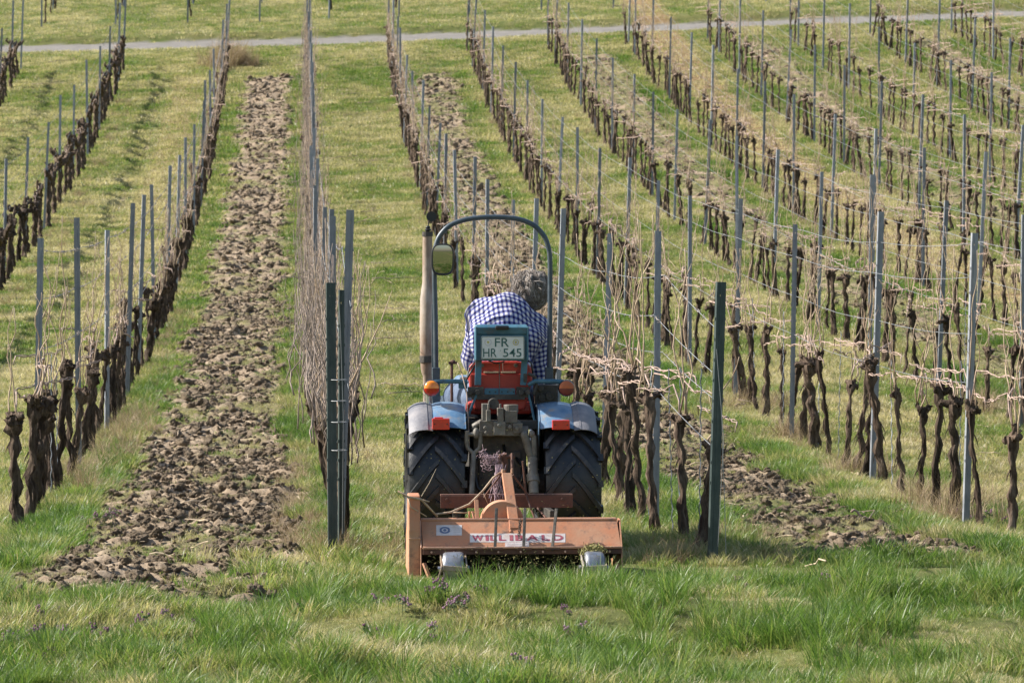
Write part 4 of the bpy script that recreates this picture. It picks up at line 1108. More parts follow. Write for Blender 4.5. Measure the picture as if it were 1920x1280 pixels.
# lathe keeps a straight axis: the stack above the muffler stands a little to the right
ex = b.build('exhaust_pipe', M['rusty'], tr, smooth=40)
b = MB(); w_ = T(801, 673, yl); b.lathe([(w_.z - .020, .047), (w_.z + .020, .047)], 'z', n=24, c=(cx, yl, 0)); b.box((cx + .0, yl - .052, w_.z), (.045, .02, .034))
b.lathe([(T(0, 443, yl).z, .032), (T(0, 434, yl).z, .032)], 'z', n=20, c=(cx, yl, 0)); b.build('clamp', M['dark'], ex)
b = MB(); w_ = T(805, 440, yl); b.tube([(cx, yl, w_.z), (cx, yl, w_.z + .022)], .009, 8); b.ball((cx + .003, yl, w_.z + .028), (.020, .020, .010), n=12); b.ball((cx + .003, yl, w_.z + .043), (.014, .014, .010), n=12)
b.tube([(cx + .003, yl, w_.z + .04), (cx + .008, yl, w_.z + .075)], .004, 6)
w2 = T(809, 406, yl); b.cyl((w2.x, yl - .008, w2.z), (w2.x, yl + .008, w2.z), .030, 24)
b.build('rain_cap', M['black'], ex, smooth=40)
# roll bar
yl = .20; b = MB()
arch = [(818, 745), (817.5, 700), (816.5, 600), (814.5, 520), (815, 480), (818, 458), (826, 440), (843, 423), (868, 413), (895, 408.5), (925, 407), (958, 408.5), (983, 414), (1003, 424), (1019, 441), (1027, 459), (1031, 483), (1031.5, 540), (1031, 620), (1030, 700), (1030, 745)]
pts = []
for i in range(len(arch) - 1):
    for k in range(3):
        t = k / 3; p0, p1, p2, p3 = [Vector(arch[max(0, min(len(arch) - 1, i + j))]) for j in (-1, 0, 1, 2)]
        p = .5 * ((2 * p1) + (p2 - p0) * t + (2 * p0 - 5 * p1 + 4 * p2 - p3) * t * t + (3 * p1 - p0 - 3 * p2 + p3) * t ** 3); pts.append(T(p.x, p.y, yl))
pts.append(T(1030, 745, yl))
b.tube(pts, .0145, 12); b.box(pts[0] + Vector((0, 0, -.0)), (.05, .06, .02)); b.box(pts[-1], (.05, .06, .02))
rb = b.build('roll_bar', M['bar'], tr, smooth=45)
b = MB()
for s, px in ((1, 824), (-1, 1023)):
    b.box((T(px - s * 6.5, 700, yl).x, yl, .93), (.045, .05, .30)); b.bar((T(px - s * 6.5, 700, yl).x, yl, .80), (T(px - s * 6.5, 700, yl).x, .05, .70), .05, .02)
b.box((T(814, 600, yl + .03).x - .005, yl + .03, T(0, 640, yl).z), (.018, .02, .42))
b.build('roll_bar_foot', M['bar'], rb, bevel=.004)
# mirror
b = MB(); c_ = T(830, 486.5, .16); hw, hh = .060, .086; K = 40; out = []
for i in range(K):
    a = 6.2832 * i / K; ca, sa = math.cos(a), math.sin(a); out.append((hw * math.copysign(abs(ca) ** .6, ca), hh * math.copysign(abs(sa) ** .6, sa)))
b.tube([(c_.x + x, .155, c_.z + z) for x, z in out], .0055, 8, closed=True)
b.add([(c_.x + x * .97, .162 + .002, c_.z + z * .97) for x, z in out] + [(c_.x + x * .7, .162 + .03, c_.z + z * .7) for x, z in out] , [tuple(range(K, 2 * K))] + [(i, (i + 1) % K, K + (i + 1) % K, K + i) for i in range(K)])
b.tube([(c_.x - .045, .175, c_.z), (T(815, 486, yl).x, yl, c_.z + .01)], .007, 8)
mi = b.build('mirror', M['black'], tr, smooth=40)
vs = []; rings = 7          # slightly convex glass
for k in range(rings):
    q_ = (k + 1) / rings
    for x, z in out:
        xx, zz = x * .96 * q_, z * .96 * q_; vs.append((c_.x + xx, .1500 + (xx * xx + zz * zz) / 1.5 - zz * .06, c_.z + zz))
vs.append((c_.x, .1500, c_.z)); fs = [(k * K + i, k * K + (i + 1) % K, (k + 1) * K + (i + 1) % K, (k + 1) * K + i) for k in range(rings - 1) for i in range(K)] + [(rings * K, (i + 1) % K, i) for i in range(K)]
MB().add(vs, fs).build('mirror_glass', M['mirror'], mi, smooth=True)

# tool box with licence plate behind the driver
yl = -.16; a_ = T(893, 609, yl); c_ = T(989, 676, yl); wx = c_.x - a_.x; b = MB(); mx_ = (a_.x + c_.x) / 2; z0, z1 = c_.z, a_.z
prof = [(yl + .012, z0), (yl + .012, z1 - .055), (yl, z1 - .052), (yl - .012, z1 - .014), (yl + .01, z1), (yl + .13, z1), (yl + .13, z0)]
b.prism(prof, 'x', mx_ - wx / 2, mx_ + wx / 2)
for s in (-1, 1): b.box((mx_ + s * (wx / 2 + .001), yl + .058, (z0 + z1) / 2 - .003), (.010, .142, z1 - z0 - .012))
tb = b.build('tool_box', M['dblue'], tr, bevel=.004)
b = MB(); l_ = T(941, 614, yl); b.box((l_.x, yl - .022, l_.z), (.078, .022, .023)); b.build('latch', M['black'], tb, bevel=.008)
pl0, pl1 = T(902, 630, yl), T(983, 673, yl); px_, pz_ = (pl0.x + pl1.x) / 2, (pl0.z + pl1.z) / 2; pw, ph = pl1.x - pl0.x, pl0.z - pl1.z
b = MB()
def rrect(cx, cz, w, h, r, k=5):
    o = []
    for (sx, sz, a0) in ((1, 1, 0), (-1, 1, 90), (-1, -1, 180), (1, -1, 270)):
        for i in range(k + 1): a = R(a0 + 90 * i / k); o.append((cx + sx * (w / 2 - r) + r * math.cos(a), cz + sz * (h / 2 - r) + r * math.sin(a)))
    return o
b.prism(rrect(px_, pz_, pw, ph, .010)[::-1], 'y', yl - .006, yl + .011)
lp = b.build('licence_plate', M['plate'], tr)
lp['label'] = 'dusty white plate with green lettering FR HR 545'
b = MB(); o = rrect(px_, pz_, pw - .006, ph - .006, .008); b.tube([(x, yl - .0065, z) for x, z in o], .0016, 6, closed=True); b.build('plate_rim', M['ink'], lp)
FONT = bpy.data.fonts.load('<builtin>') if '<builtin>' in [f.filepath for f in bpy.data.fonts] else None
def text(name, s, cx, cz, y, h, w, m, parent, bold=0., depth=.0006, tilt=0.):
    cu = bpy.data.curves.new(name + '_text', 'FONT'); cu.body = s; cu.size = 1; cu.offset = bold; cu.resolution_u = 3
    ob = bpy.data.objects.new('t', cu); COL.objects.link(ob); bpy.context.view_layer.update()
    me = bpy.data.meshes.new_from_object(ob.evaluated_get(bpy.context.evaluated_depsgraph_get())); bpy.data.objects.remove(ob); bpy.data.curves.remove(cu)
    co = np.empty(len(me.vertices) * 3); me.vertices.foreach_get('co', co); co = co.reshape(-1, 3)
    mn, mx = co.min(0), co.max(0); u = (co[:, 0] - mn[0]) / (mx[0] - mn[0]) - .5; v = (co[:, 1] - mn[1]) / (mx[1] - mn[1]) - .5
    loc = np.stack([u * w, -np.full(len(u), depth), v * h], -1)
    rot = np.array(Euler((tilt, 0, 0)).to_matrix()); loc = loc @ rot.T; loc += np.array([cx, y, cz])
    me.vertices.foreach_set('co', loc.ravel()); me.materials.clear(); me.materials.append(m); me.update()
    o = bpy.data.objects.new(name, me); link(o, parent); return o
def pc(a, c): p = T(a, c, yl); return p.x, p.z
sx = pw / 81
x, z = pc(941.0, 641.5); text('lettering', 'FR', x, z, yl - .0066, .0500, .0800, M['ink'], lp, .006)
x, z = pc(918.5, 661); text('lettering', 'HR', x, z, yl - .0066, .0480, .0770, M['ink'], lp, .006)
x, z = pc(960.5, 661); text('lettering', '545', x, z, yl - .0066, .0480, .1040, M['ink'], lp, .006)
x, z = pc(938.5, 657); b = MB(); b.box((x, yl - .0066, z), (.004, .0008, .004)); b.build('lettering', M['ink'], lp)
for (px, rr_, m1, m2) in ((915, .020, 'silver', 'plate'), (967, .0175, 'ochre', 'silver')):
    x, z = pc(px, 641.5); b = MB()
    b.cyl((x, yl - .0064, z), (x, yl - .0072, z), rr_, 28, m=0); b.cyl((x, yl - .0066, z), (x, yl - .0078, z), rr_ * .78, 24, m=1); b.prism([(x - .006, z + .007), (x + .006, z + .007), (x + .006, z - .001), (x, z - .009), (x - .006, z - .001)][::-1], 'y', yl - .0084, yl - .0066, m=2)
    b.build('registration_seal', [M[m1], M[m2], M['ochre']], lp)
# gear lever, steering wheel, hood, dash, floor
b = MB(); yl = .32; b.tube([T(847, 760, yl), T(847, 682, yl)], .0085, 8); b.box(T(849, 680, yl), (.05, .02, .014)); b.ball(T(849, 678, yl), (.016, .016, .012), n=8)
b.build('lever', M['brownred'], tr, smooth=40)
b = MB(); b.cyl(T(802, 762, -.05), T(802, 738, -.05), .0135, 12); b.build('lamp_post', M['chrome'], tr, smooth=40)
b = MB(); b.tube([T(866, 700, -.13), T(875, 735, -.14), T(878, 790, -.2), T(880, 850, -.3)], .0035, 6); b.tube([T(866, 700, -.13), T(858, 680, -.12)], .003, 6)
b.build('lever', M['cane'], tr, smooth=True)
sc_ = Vector((0, .80, 1.12)); ax = Vector((0, .45, -.9)).normalized(); u = Vector((1, 0, 0)); v_ = ax.cross(u)
b = MB(); b.tube([sc_ + (u * math.cos(a) + v_ * math.sin(a)) * .17 for a in np.linspace(0, 6.2832, 33)[:-1]], .011, 8, closed=True)
for k in range(3): a = k * 2.094 + .5; b.tube([sc_, sc_ + (u * math.cos(a) + v_ * math.sin(a)) * .168], .008, 6)
b.tube([sc_, sc_ + ax * .42], .018, 10); b.build('steering_wheel', M['black'], tr, smooth=True)
b = MB(); b.prism([(.98, .60), (.98, .98), (1.25, 1.0), (1.9, .95), (1.98, .88), (1.98, .52), (1.5, .50)], 'x', -.19, .19); hd_ = b.build('hood', M['blue'], tr, bevel=.02)
b = MB()
for k in range(7): b.box((0, 1.985, .58 + k * .045), (.28, .014, .014))
b.build('grille', M['black'], hd_)
for s in (-1, 1):
    b = MB(); b.lathe([(0, .001), (0, .05), (.03, .045), (.04, .03), (.04, .001)], 'y', n=20, c=(s * .24, 1.9, .80)); b.build('headlight', M['chrome'], tr, smooth=40)
b = MB(); b.box((0, .92, .82), (.36, .12, .36)); b.build('dashboard', M['dark'], tr, bevel=.02)
b = MB()
for s in (-1, 1): b.box((s * .25, .62, .42), (.22, .42, .02))
b.build('footrest', M['dark'], tr, bevel=.004)

# ------------------------------------------------------------------ flail mulcher on the hitch
OM = Vector((O.x, 19.75, 0.0)); mu = empty('flail_mulcher', OM)
tag(mu, 'faded orange flail mulcher with white lettering stickers hitched behind the tractor', 'mulcher')
def Q(px, py, yl): return W(px, py, OM.y + yl) - OM
xa = Q(791, 1000, 0).x; xb = Q(1160, 1000, 0).x; xb2 = Q(1165, 1035, 0).x; xa2 = Q(793, 1035, 0).x
zt = Q(0, 978, .12).z; zb = Q(0, 1030, 0).z
b = MB()
# sloping rear hood sheet, top, front skirt
vs = [(xa, .12, zt), (xb, .12, zt), (xb2, 0, zb), (xa2, 0, zb)]; n_ = Vector((0, -(zt - zb), -.12)).normalized() * .005
back = [(x, y + .006, z - .004) for x, y, z in vs]
b.add(vs + back, [(0, 1, 2, 3), (7, 6, 5, 4), (0, 4, 5, 1), (1, 5, 6, 2), (2, 6, 7, 3), (3, 7, 4, 0)])
b.box(((xa + xb) / 2, .17, zt + .001), (xb - xa, .10, .006)); b.box(((xa + xb) / 2, .37, zt - .085), (xb - xa, .36, .006), Euler((R(-26), 0, 0))); b.tube([(xa, .12, zt + .0), (xb, .12, zt + .0)], .007, 8)
b.box(((xa2 + xb2) / 2, -.012, zb - .002), (xb2 - xa2 + .004, .024, .008)); b.box(((xa + xb) / 2, .53, .09), (xb - xa, .006, .12))
ho = b.build('rear_hood', M['orange'], mu, bevel=.0015)
b = MB(); b.box(((xa2 + xb2) / 2, -.010, zb - .022), (xb2 - xa2 + .002, .010, .028))
for px in (928, 982, 1036, 890): w_ = Q(px, 1036, -.02); b.box((w_.x, -.018, zb - .008), (.085, .014, .012))
b.build('lip', M['brownred'], mu, bevel=.002)
M['worn_lit'] = mat('worn_sunlit_paint', (.55, .33, .24), .6, 0, (.33, .20, .15), 25)  # pale tone: worn lip edge, plus the sunlit line painted along the top
b = MB(); b.tube([(xa2, -.022, zb + .003), (xb2, -.022, zb + .003)], .0028, 6); b.tube([(xa, .118, zt + .006), (xb, .118, zt + .006)], .0025, 6); b.tube([(xa - .004, .0, zb), (xa - .004, .115, zt)], .003, 6)
for k in range(9):
    x = xa + .05 + k * (xb - xa - .1) / 8; b.cyl((x, -.030, zb - .022), (x, -.012, zb - .022), .006, 6)
b.build('worn_sunlit_edge', M['worn_lit'], mu)
b = MB(); side = [(.0, zb), (.12, zt), (.22, zt), (.54, zt - .165), (.60, .12), (.60, .035), (.05, .02), (-.03, .04), (-.005, zb - .03)]
b.prism([(y, z) for y, z in side], 'x', xa - .008, xa - .001); b.prism([(y, z) for y, z in side], 'x', xb2 - .002, xb2 + .006)
b.build('side_plate', M['orange'], mu, bevel=.001)
# tall belt guard at the left
xg0, xg1 = Q(766, 1000, .02).x, Q(789.5, 1000, .02).x; zg = Q(0, 932, .05).z
b = MB(); b.prism([(.03, .02), (.02, zg * .6), (.05, zg), (.22, zg + .005), (.34, .30), (.50, .22), (.55, .03)], 'x', xg0, xg1 - .004)
b.box(((xg0 + xg1) / 2, .024, zg * .50), (xg1 - xg0 + .001, .012, .012)); b.build('belt_guard', M['orange'], mu, bevel=.008)
# rotor with flails, in the dark under the hood
b = MB(); b.cyl((xa + .01, .24, .155), (xb - .01, .24, .155), .055, 18)
for k in range(22):
    x = xa + .05 + k * (xb - xa - .1) / 21; a = k * 2.2
    for s in (0, math.pi): b.bar((x, .24, .155), (x + .01, .24 + .125 * math.cos(a + s), .155 + .125 * math.sin(a + s)), .03, .008)
b.build('rotor', M['dark'], mu)
b = MB(); b.box(((xa + xb) / 2, .40, .10), (xb - xa - .02, .006, .26)); b.box(((xa + xb) / 2, .06, zb + .01), (xb - xa - .02, .10, .004)); b.build('opening_shade_sheet', M['dark'], mu)  # dark sheets added to stand for the shade inside the opening
# support wheels with scraper brackets
for (x0, x1, tl_) in ((831, 869, -.03), (1095, 1129, .02)):
    cx = (Q(x0, 1060, -.06).x + Q(x1, 1060, -.06).x) / 2; wd = Q(x1, 1060, -.06).x - Q(x0, 1060, -.06).x; rw = .088
    b = MB(); b.lathe([(-wd / 2, rw * .3), (-wd / 2, rw * .9), (-wd / 2 + .01, rw * .985), (-wd / 2 + .02, rw), (wd / 2 - .02, rw), (wd / 2 - .01, rw * .985), (wd / 2, rw * .9), (wd / 2, rw * .3)], 'x', n=40)
    b.cyl((-wd / 2 - .03, 0, 0), (wd / 2 + .03, 0, 0), .014, 10)
    o = b.build('support_wheel', M['grey'], mu, smooth=35, loc=(cx, -.10, .078)); o.rotation_euler = (0, tl_, tl_ * 2)
    b = MB(); w_ = Q((x0 + x1) / 2 + 2, 1067, -.2); zz = .085
    b.box((cx + .004, -.196, zz), (wd + .02, .010, .026), Euler((0, -tl_ * 2.5, 0)))
    for s in (-1, 1): b.bar((cx + s * (wd / 2 + .012), -.196, zz), (cx + s * (wd / 2 + .012), .06, zb - .03), .008, .03)
    b.bar((cx - wd / 2 - .012, -.196, zz + .01), (cx - wd / 2 - .030, -.19, zz - .055), .018, .008)
    b.build('wheel_bracket', M['brownred'] if 0 else M['rusty'], mu, bevel=.002)
b = MB(); b.bar((xa + .01, -.02, .10), (xa + .04, -.05, .02), .02, .012); b.bar((xb - .01, -.02, .10), (xb - .02, -.05, .03), .02, .012); b.box((xb - .06, -.03, .045), (.10, .02, .05)); b.build('skid', M['orange'], mu)
# three upright stop bars
for (x0, y0, x1, y1) in ((931, 952, 928, 1030), (984.5, 952, 981.5, 1032), (1043.5, 953, 1035, 1031)):
    b = MB(); b.bar(Q(x1, y1, -.022), Q(x0, y0, .06), .0155, .008); b.build('stop_bar', M['dark'], mu, bevel=.0015)
# hitch frame: crossbar, strut, brackets, pulley guard, tension rods
b = MB(); yl = .42; a_, c_ = Q(826, 929, yl), Q(1074, 951, yl + .0)
b.box(((a_.x + c_.x) / 2, yl, (a_.z + c_.z) / 2), (c_.x - a_.x, .010, a_.z - c_.z)); b.box(((a_.x + c_.x) / 2, yl + .03, a_.z + .002), (c_.x - a_.x, .06, .008))
for px, py in ((838, 936), (845, 944), (895, 936), (1054, 936), (1064, 946)): w_ = Q(px, py, yl); b.cyl((w_.x, yl - .012, w_.z), (w_.x, yl - .004, w_.z), .009, 6)
b.build('crossbar', M['brownred'], mu, bevel=.0015)
b = MB(); p0, p1 = Q(950, 888, .34), Q(965, 992, .085); b.bar(p0, p1, .054, .022); b.bar(Q(943, 888, .345), Q(944, 880, .35), .012, .03); b.bar(Q(960, 888, .345), Q(960, 878, .35), .012, .03)
b.bar(Q(957, 990, .10), Q(957, 1000, .07), .012, .03); b.build('top_strut', M['orange'], mu, bevel=.003)
b = MB(); b.bar(Q(895, 976, .16), Q(893, 937, .22), .022, .008); b.bar(Q(890, 976, .16), Q(886, 958, .19), .012, .008); b.cyl(Q(792, 975, .2), Q(890, 975, .2), .014, 12); b.cyl(Q(880, 970, .2), Q(880, 958, .2), .006, 8); b.build('post_bracket', M['orange'], mu, bevel=.0015)
b = MB(); c_ = Q(941, 978, .24); rr_ = .118
b.lathe([(.18, .002), (.18, rr_ * .96), (.19, rr_), (.27, rr_), (.28, rr_ * .96), (.28, .002)], 'y', n=44, c=(c_.x, 0, c_.z)); b.build('pulley_guard', M['orange'], mu, smooth=35)
b = MB()
for (x0, y0, x1, y1, e, f) in ((962, 890, 992, 930, .36, .42), (980, 864, 986, 925, .40, .42), (985, 925, 1005, 978, .4, .3), (1008, 952, 1030, 978, .40, .25), (940, 888, 905, 935, .36, .42)): b.cyl(Q(x0, y0, e), Q(x1, y1, f), .0055, 8)
b.cyl(Q(938, 852, .5), Q(938, 895, .42), .008, 8); b.cyl(Q(960, 850, .5), Q(960, 895, .42), .008, 8); b.cyl(Q(933, 856, .5), Q(965, 856, .5), .010, 10)
b.tube([Q(945, 850, .5), Q(946, 870, .52), Q(945, 884, .5)], [.016, .022, .014], 10)
b.build('tension_rod', M['brownred'], mu, smooth=40)
# stickers, lying on the sloping hood
sl = math.atan2(.12, zt - zb)
def onhood(px, py):
    best = None
    for k in range(60):
        y = .12 * k / 59; p = Q(px, py, y); zz = zb + (zt - zb) * y / .12
        if best is None or abs(p.z - zz) < best[0]: best = (abs(p.z - zz), p.x, y, zz)
    return best[1:]
def sticker(x0, y0, x1, y1, name, m, off=.0012):
    p = [onhood(x0, y0), onhood(x1, y0), onhood(x1, y1), onhood(x0, y1)]; nrm = Vector((0, -math.cos(sl), math.sin(sl))) 
    vs = [Vector(v) + nrm * off for v in p] + [Vector(v) + nrm * .0001 for v in p]
    return MB().add(vs, [(0, 1, 2, 3), (0, 4, 5, 1), (1, 5, 6, 2), (2, 6, 7, 3), (3, 7, 4, 0)]).build(name, m, ho)
sticker(881, 1000, 1060, 1016, 'maker_sticker', M['sticker']); sticker(818, 984, 866, 1003.5, 'logo_sticker', M['sticker']); sticker(947, 1017, 992, 1029, 'data_sticker', M['sticker'])
ca = onhood(883, 1008); cb = onhood(1058, 1008)
hx = onhood(883, 1002)[2] - onhood(883, 1014)[2]; hh_ = hx / math.cos(sl)
for ch, cxp, wp in (('W', 702, 84), ('I', 773, 24), ('L', 820, 50), ('L', 888, 54), ('I', 955, 26), ('B', 1018, 68), ('A', 1112, 92), ('L', 1212, 62), ('D', 1304, 82)):
    x_ = onhood(720 + cxp / 4, 1008)[0]; w_ = onhood(720 + (cxp + wp / 2) / 4, 1008)[0] - onhood(720 + (cxp - wp / 2) / 4, 1008)[0]
    text('lettering', ch, x_, ca[2] + .0018 * math.sin(sl), ca[1] - .0022 * math.cos(sl), hh_ * .92, w_, M['purple'], ho, .035, .0003, -sl)
b = MB(); e = onhood(834, 994)
def ring(r0, r1, mm, off, sq=.62, a0=0, a1=360):
    vs = []; K = 28
    for i in range(K + 1):
        a = R(a0 + (a1 - a0) * i / K)
        for rr_ in (r0, r1):
            u_, v = rr_ * math.cos(a), rr_ * math.sin(a) * sq
            vs.append((e[0] + u_, e[1] + v * math.sin(sl) - off * math.cos(sl), e[2] + v * math.cos(sl) + off * math.sin(sl)))
    b.add(vs, [(2 * i, 2 * i + 2, 2 * i + 3, 2 * i + 1) for i in range(K)], mm)
M['navy'] = mat('faded_navy_print', (.10, .13, .22), .5)
ring(.017, .030, 0, .002, .75); ring(.0, .009, 0, .002, 1.0); ring(.009, .012, 1, .0021, 1.0); ring(.028, .037, 1, .0023, .3, 150, 210); ring(.028, .037, 1, .0023, .3, -30, 30)
b.build('logo', [M['navy'], M['sticker']], ho)
for k, (yy_) in enumerate((989, 993, 997)):
    p0 = onhood(850, yy_); p1 = onhood(863, yy_); b = MB(); b.box(((p0[0] + p1[0]) / 2, p0[1] - .0018, p0[2]), (p1[0] - p0[0], .0006, .0022)); b.build('small_print', M['silver'], ho)
for k, (yy_) in enumerate((1020, 1023, 1026)):
    p0 = onhood(951, yy_); p1 = onhood(988, yy_); b = MB(); b.box(((p0[0] + p1[0]) / 2, p0[1] - .0018, p0[2]), (p1[0] - p0[0], .0006, .0022)); b.build('small_print', M['silver'], ho)
# chain at the strut foot
b = MB()
for k in range(9):
    p = Q(976, 975, .06).lerp(Q(973, 1005, .03), k / 8); b.tube([p + Vector((.007 * math.cos(a) * (k % 2), -.007 * math.cos(a) * ((k + 1) % 2), .010 * math.sin(a))) for a in np.linspace(0, 6.28, 9)[:-1]], .0022, 5, closed=True)
b.build('chain', M['dark'], mu)

# things lying on the mulcher
b = MB(); P0 = [Q(746, 920, .02), Q(765, 931, .03), Q(790, 936, .05), Q(820, 968, .12)]; b.tube(P0, [.004, .006, .0065, .006], 7)
b.tube([Q(815, 964, .14), Q(845, 960, .20), Q(880, 945, .25), Q(905, 920, .3), Q(925, 895, .34), Q(946, 880, .38)], [.006, .0055, .006, .005, .006, .004], 7)
b.tube([Q(845, 960, .20), Q(870, 961, .2), Q(900, 958, .22)], [.003, .003, .0015], 5); b.tube([Q(905, 920, .3), Q(915, 945, .3)], [.003, .0015], 5); b.tube([Q(765, 931, .03), Q(770, 950, .02), Q(800, 968, .06)], [.004, .004, .003], 6)
b.tube([Q(790, 936, .05), Q(805, 940, .06), Q(819, 898, .10), Q(812, 912, .1)][:2], [.004, .003], 5)
o = b.build('vine_branch', M['shoot'], None, smooth=True); o.location = OM; tag(o, 'dry forked vine branch lying across the orange mulcher', 'branch')
b = MB(); b.tube([Q(790, 930, .1), Q(805, 905, .12), Q(818, 878, .16)], [.0022, .002, .001], 5)
o = b.build('dry_twig', M['straw'], None); o.location = OM; tag(o, 'thin straw coloured twig leaning on the left tractor tyre', 'twig')
M['twine'] = mat('frayed_lilac_twine', (.42, .30, .34), .9, 0, (.30, .22, .24), 30)
b = MB(); rr = random.Random(9)
for k in range(46):
    c0 = Q(918 + rr.gauss(0, 10), 860 + rr.gauss(0, 9), .48); p = [c0]
    for j in range(6): p.append(p[-1] + Vector((rr.gauss(.001, .012), rr.gauss(0, .008), rr.gauss(-.002, .012))))
    b.tube(p, .0013, 4)
for k in range(26):
    c0 = Q(935 + rr.gauss(0, 4), 870, .44); c1 = Q(928 + rr.gauss(0, 7), 935 + rr.gauss(0, 8), .36); b.tube(bend(c0, c1, 6, .02, rr.random() * 50), .0014, 4)
o = b.build('twine_tangle', M['twine'], None); o.location = OM; tag(o, 'frayed lilac twine tangled around the hitch above the mulcher', 'twine')

# clippings heaped on the right support wheel, and the ones thrown out under the hood
M['clip'] = mat('grass_clipping', (.20, .20, .06), .8, 0, (.34, .28, .12), 60)
def chip(bb, c, L_, rr, w_=.0022):
    d = Vector((rr.gauss(0, 1), rr.gauss(0, .6), rr.gauss(0, 1))).normalized() * L_; e = Vector((rr.gauss(0, 1), rr.gauss(0, 1), rr.gauss(0, 1))).normalized() * w_
    bb.add([c - d / 2 - e, c - d / 2 + e, c + e * 1.2 + Vector((0, 0, L_ * .12)), c + d / 2, c - e * 1.2 + Vector((0, 0, L_ * .12))], [(0, 1, 2, 4), (4, 2, 3)])
b = MB(); rr = random.Random(3)
for k in range(900):
    c_ = Q(1112 + rr.gauss(0, 9), 1030 + rr.gauss(0, 4.5) + abs(rr.gauss(0, 3)), -.06); c_.y += rr.gauss(0, .02); chip(b, c_, rr.uniform(.01, .035), rr)
o = b.build('clipping_heap', M['clip'], None); o.location = OM; tag(o, 'clump of cut grass heaped over the right mulcher wheel', None, None, 'stuff')
b = MB()
for k in range(2300):
    px = rr.uniform(800, 1160); py = rr.uniform(1040, 1110) if rr.random() < .85 else rr.uniform(1020, 1110)
    c_ = Q(px, py, rr.uniform(-.28, .02)); 
    if c_.z < .01: continue
    chip(b, c_, rr.choice((.004, .005, .006, .008, .02)), rr, .0012)
for k in range(260):
    c_ = Q(rr.uniform(780, 1150), rr.uniform(800, 1000), rr.uniform(.0, .5)); chip(b, c_, .005, rr, .001)
o = b.build('flying_clippings', M['clip'], None); o.location = OM; tag(o, 'bits of chopped grass thrown out under the mulcher hood', None, None, 'stuff')
# ------------------------------------------------------------------ the driver
M['skin'] = mat('weathered_skin', (.42, .22, .15), .55, 0, (.36, .17, .12), 14, spec=.35)
M['jeans'] = mat('faded_denim', (.06, .09, .16), .85, 0, (.12, .155, .22), 10, .002, 60)
M['hair'] = mat('grey_brown_hair', (.20, .165, .14), .7, 0, (.25, .21, .18), 16, spec=.4)
M['boot'] = mat('brown_work_boot', (.09, .055, .035), .7, 0, (.13, .09, .06), 10)
m = bpy.data.materials.new('blue_gingham_cloth'); N, L = nt(m); b_ = N['Principled BSDF']; b_.inputs['Roughness'].default_value = .9; b_.inputs['Specular IOR Level'].default_value = .15
at_ = N.new('ShaderNodeAttribute'); at_.attribute_name = 'weave'; sep = N.new('ShaderNodeSeparateXYZ'); L.new(at_.outputs['Vector'], sep.inputs[0])
def stripe(o):
    a = N.new('ShaderNodeMath'); a.operation = 'MULTIPLY'; a.inputs[1].default_value = 1 / .0275; L.new(o, a.inputs[0])
    f = N.new('ShaderNodeMath'); f.operation = 'PINGPONG'; f.inputs[1].default_value = .5; L.new(a.outputs[0], f.inputs[0])
    r = N.new('ShaderNodeMapRange'); r.inputs[1].default_value = .23; r.inputs[2].default_value = .29; L.new(f.outputs[0], r.inputs[0]); return r.outputs[0]
sa, sb = stripe(sep.outputs[0]), stripe(sep.outputs[1])
ad = N.new('ShaderNodeMath'); ad.operation = 'ADD'; L.new(sa, ad.inputs[0]); L.new(sb, ad.inputs[1]); hf = N.new('ShaderNodeMath'); hf.operation = 'MULTIPLY'; hf.inputs[1].default_value = .5; L.new(ad.outputs[0], hf.inputs[0])
cr = N.new('ShaderNodeValToRGB'); e_ = cr.color_ramp.elements; e_[0].position = 0; e_[0].color = (.52, .50, .52, 1); e_[1].position = .5; e_[1].color = (.12, .13, .28, 1); q_ = e_.new(1); q_.color = (.014, .014, .075, 1)
L.new(hf.outputs[0], cr.inputs[0]); L.new(cr.outputs[0], b_.inputs['Base Color'])
nz = N.new('ShaderNodeTexNoise'); nz.inputs['Scale'].default_value = 9; tcx = N.new('ShaderNodeTexCoord'); L.new(tcx.outputs['Object'], nz.inputs['Vector']); bp = N.new('ShaderNodeBump'); bp.inputs['Distance'].default_value = .02; bp.inputs['Strength'].default_value = .7
L.new(nz.outputs['Fac'], bp.inputs['Height']); L.new(bp.outputs[0], b_.inputs['Normal']); M['gingham'] = m

PO = O + Vector((.045, .24, 0)); 
def D(px, py, yl): return W(px, py, PO.y + yl) - PO
def capsules(segs, name, m, voxel, parent=None, smooth=3, label=None):
    """tapered limbs and rounded masses, fused into one continuous surface"""
    b = MB()
    for s_ in segs:
        if len(s_) == 2: b.ball(s_[0], s_[1], n=16)
        else:
            p0, r0, p1, r1 = s_; p0, p1 = Vector(p0), Vector(p1); b.tube([p0, p0.lerp(p1, .5), p1], [r0, (r0 + r1) / 2, r1], 14); b.ball(p0, r0, n=14); b.ball(p1, r1, n=14)
    me = b.mesh(name + '_raw', m); ob = bpy.data.objects.new('raw', me); COL.objects.link(ob)
    md = ob.modifiers.new('r', 'REMESH'); md.mode = 'VOXEL'; md.voxel_size = voxel
    ms = ob.modifiers.new('s', 'SMOOTH'); ms.factor = .6; ms.iterations = smooth
    bpy.context.view_layer.update()
    me2 = bpy.data.meshes.new_from_object(ob.evaluated_get(bpy.context.evaluated_depsgraph_get())); bpy.data.objects.remove(ob)
    me2.name = name; me2.materials.clear(); me2.materials.append(m); me2.shade_smooth()
    o = bpy.data.objects.new(name, me2); link(o, parent); return o
hip = Vector((-.01, -.02, .93))
sp = [hip, Vector((-.01, -.045, 1.08)), Vector((.005, -.01, 1.24)), Vector((.02, .07, 1.36)), Vector((.05, .18, 1.415))]
shL, shR = Vector((-.105, .12, 1.37)), Vector((.17, .14, 1.29))
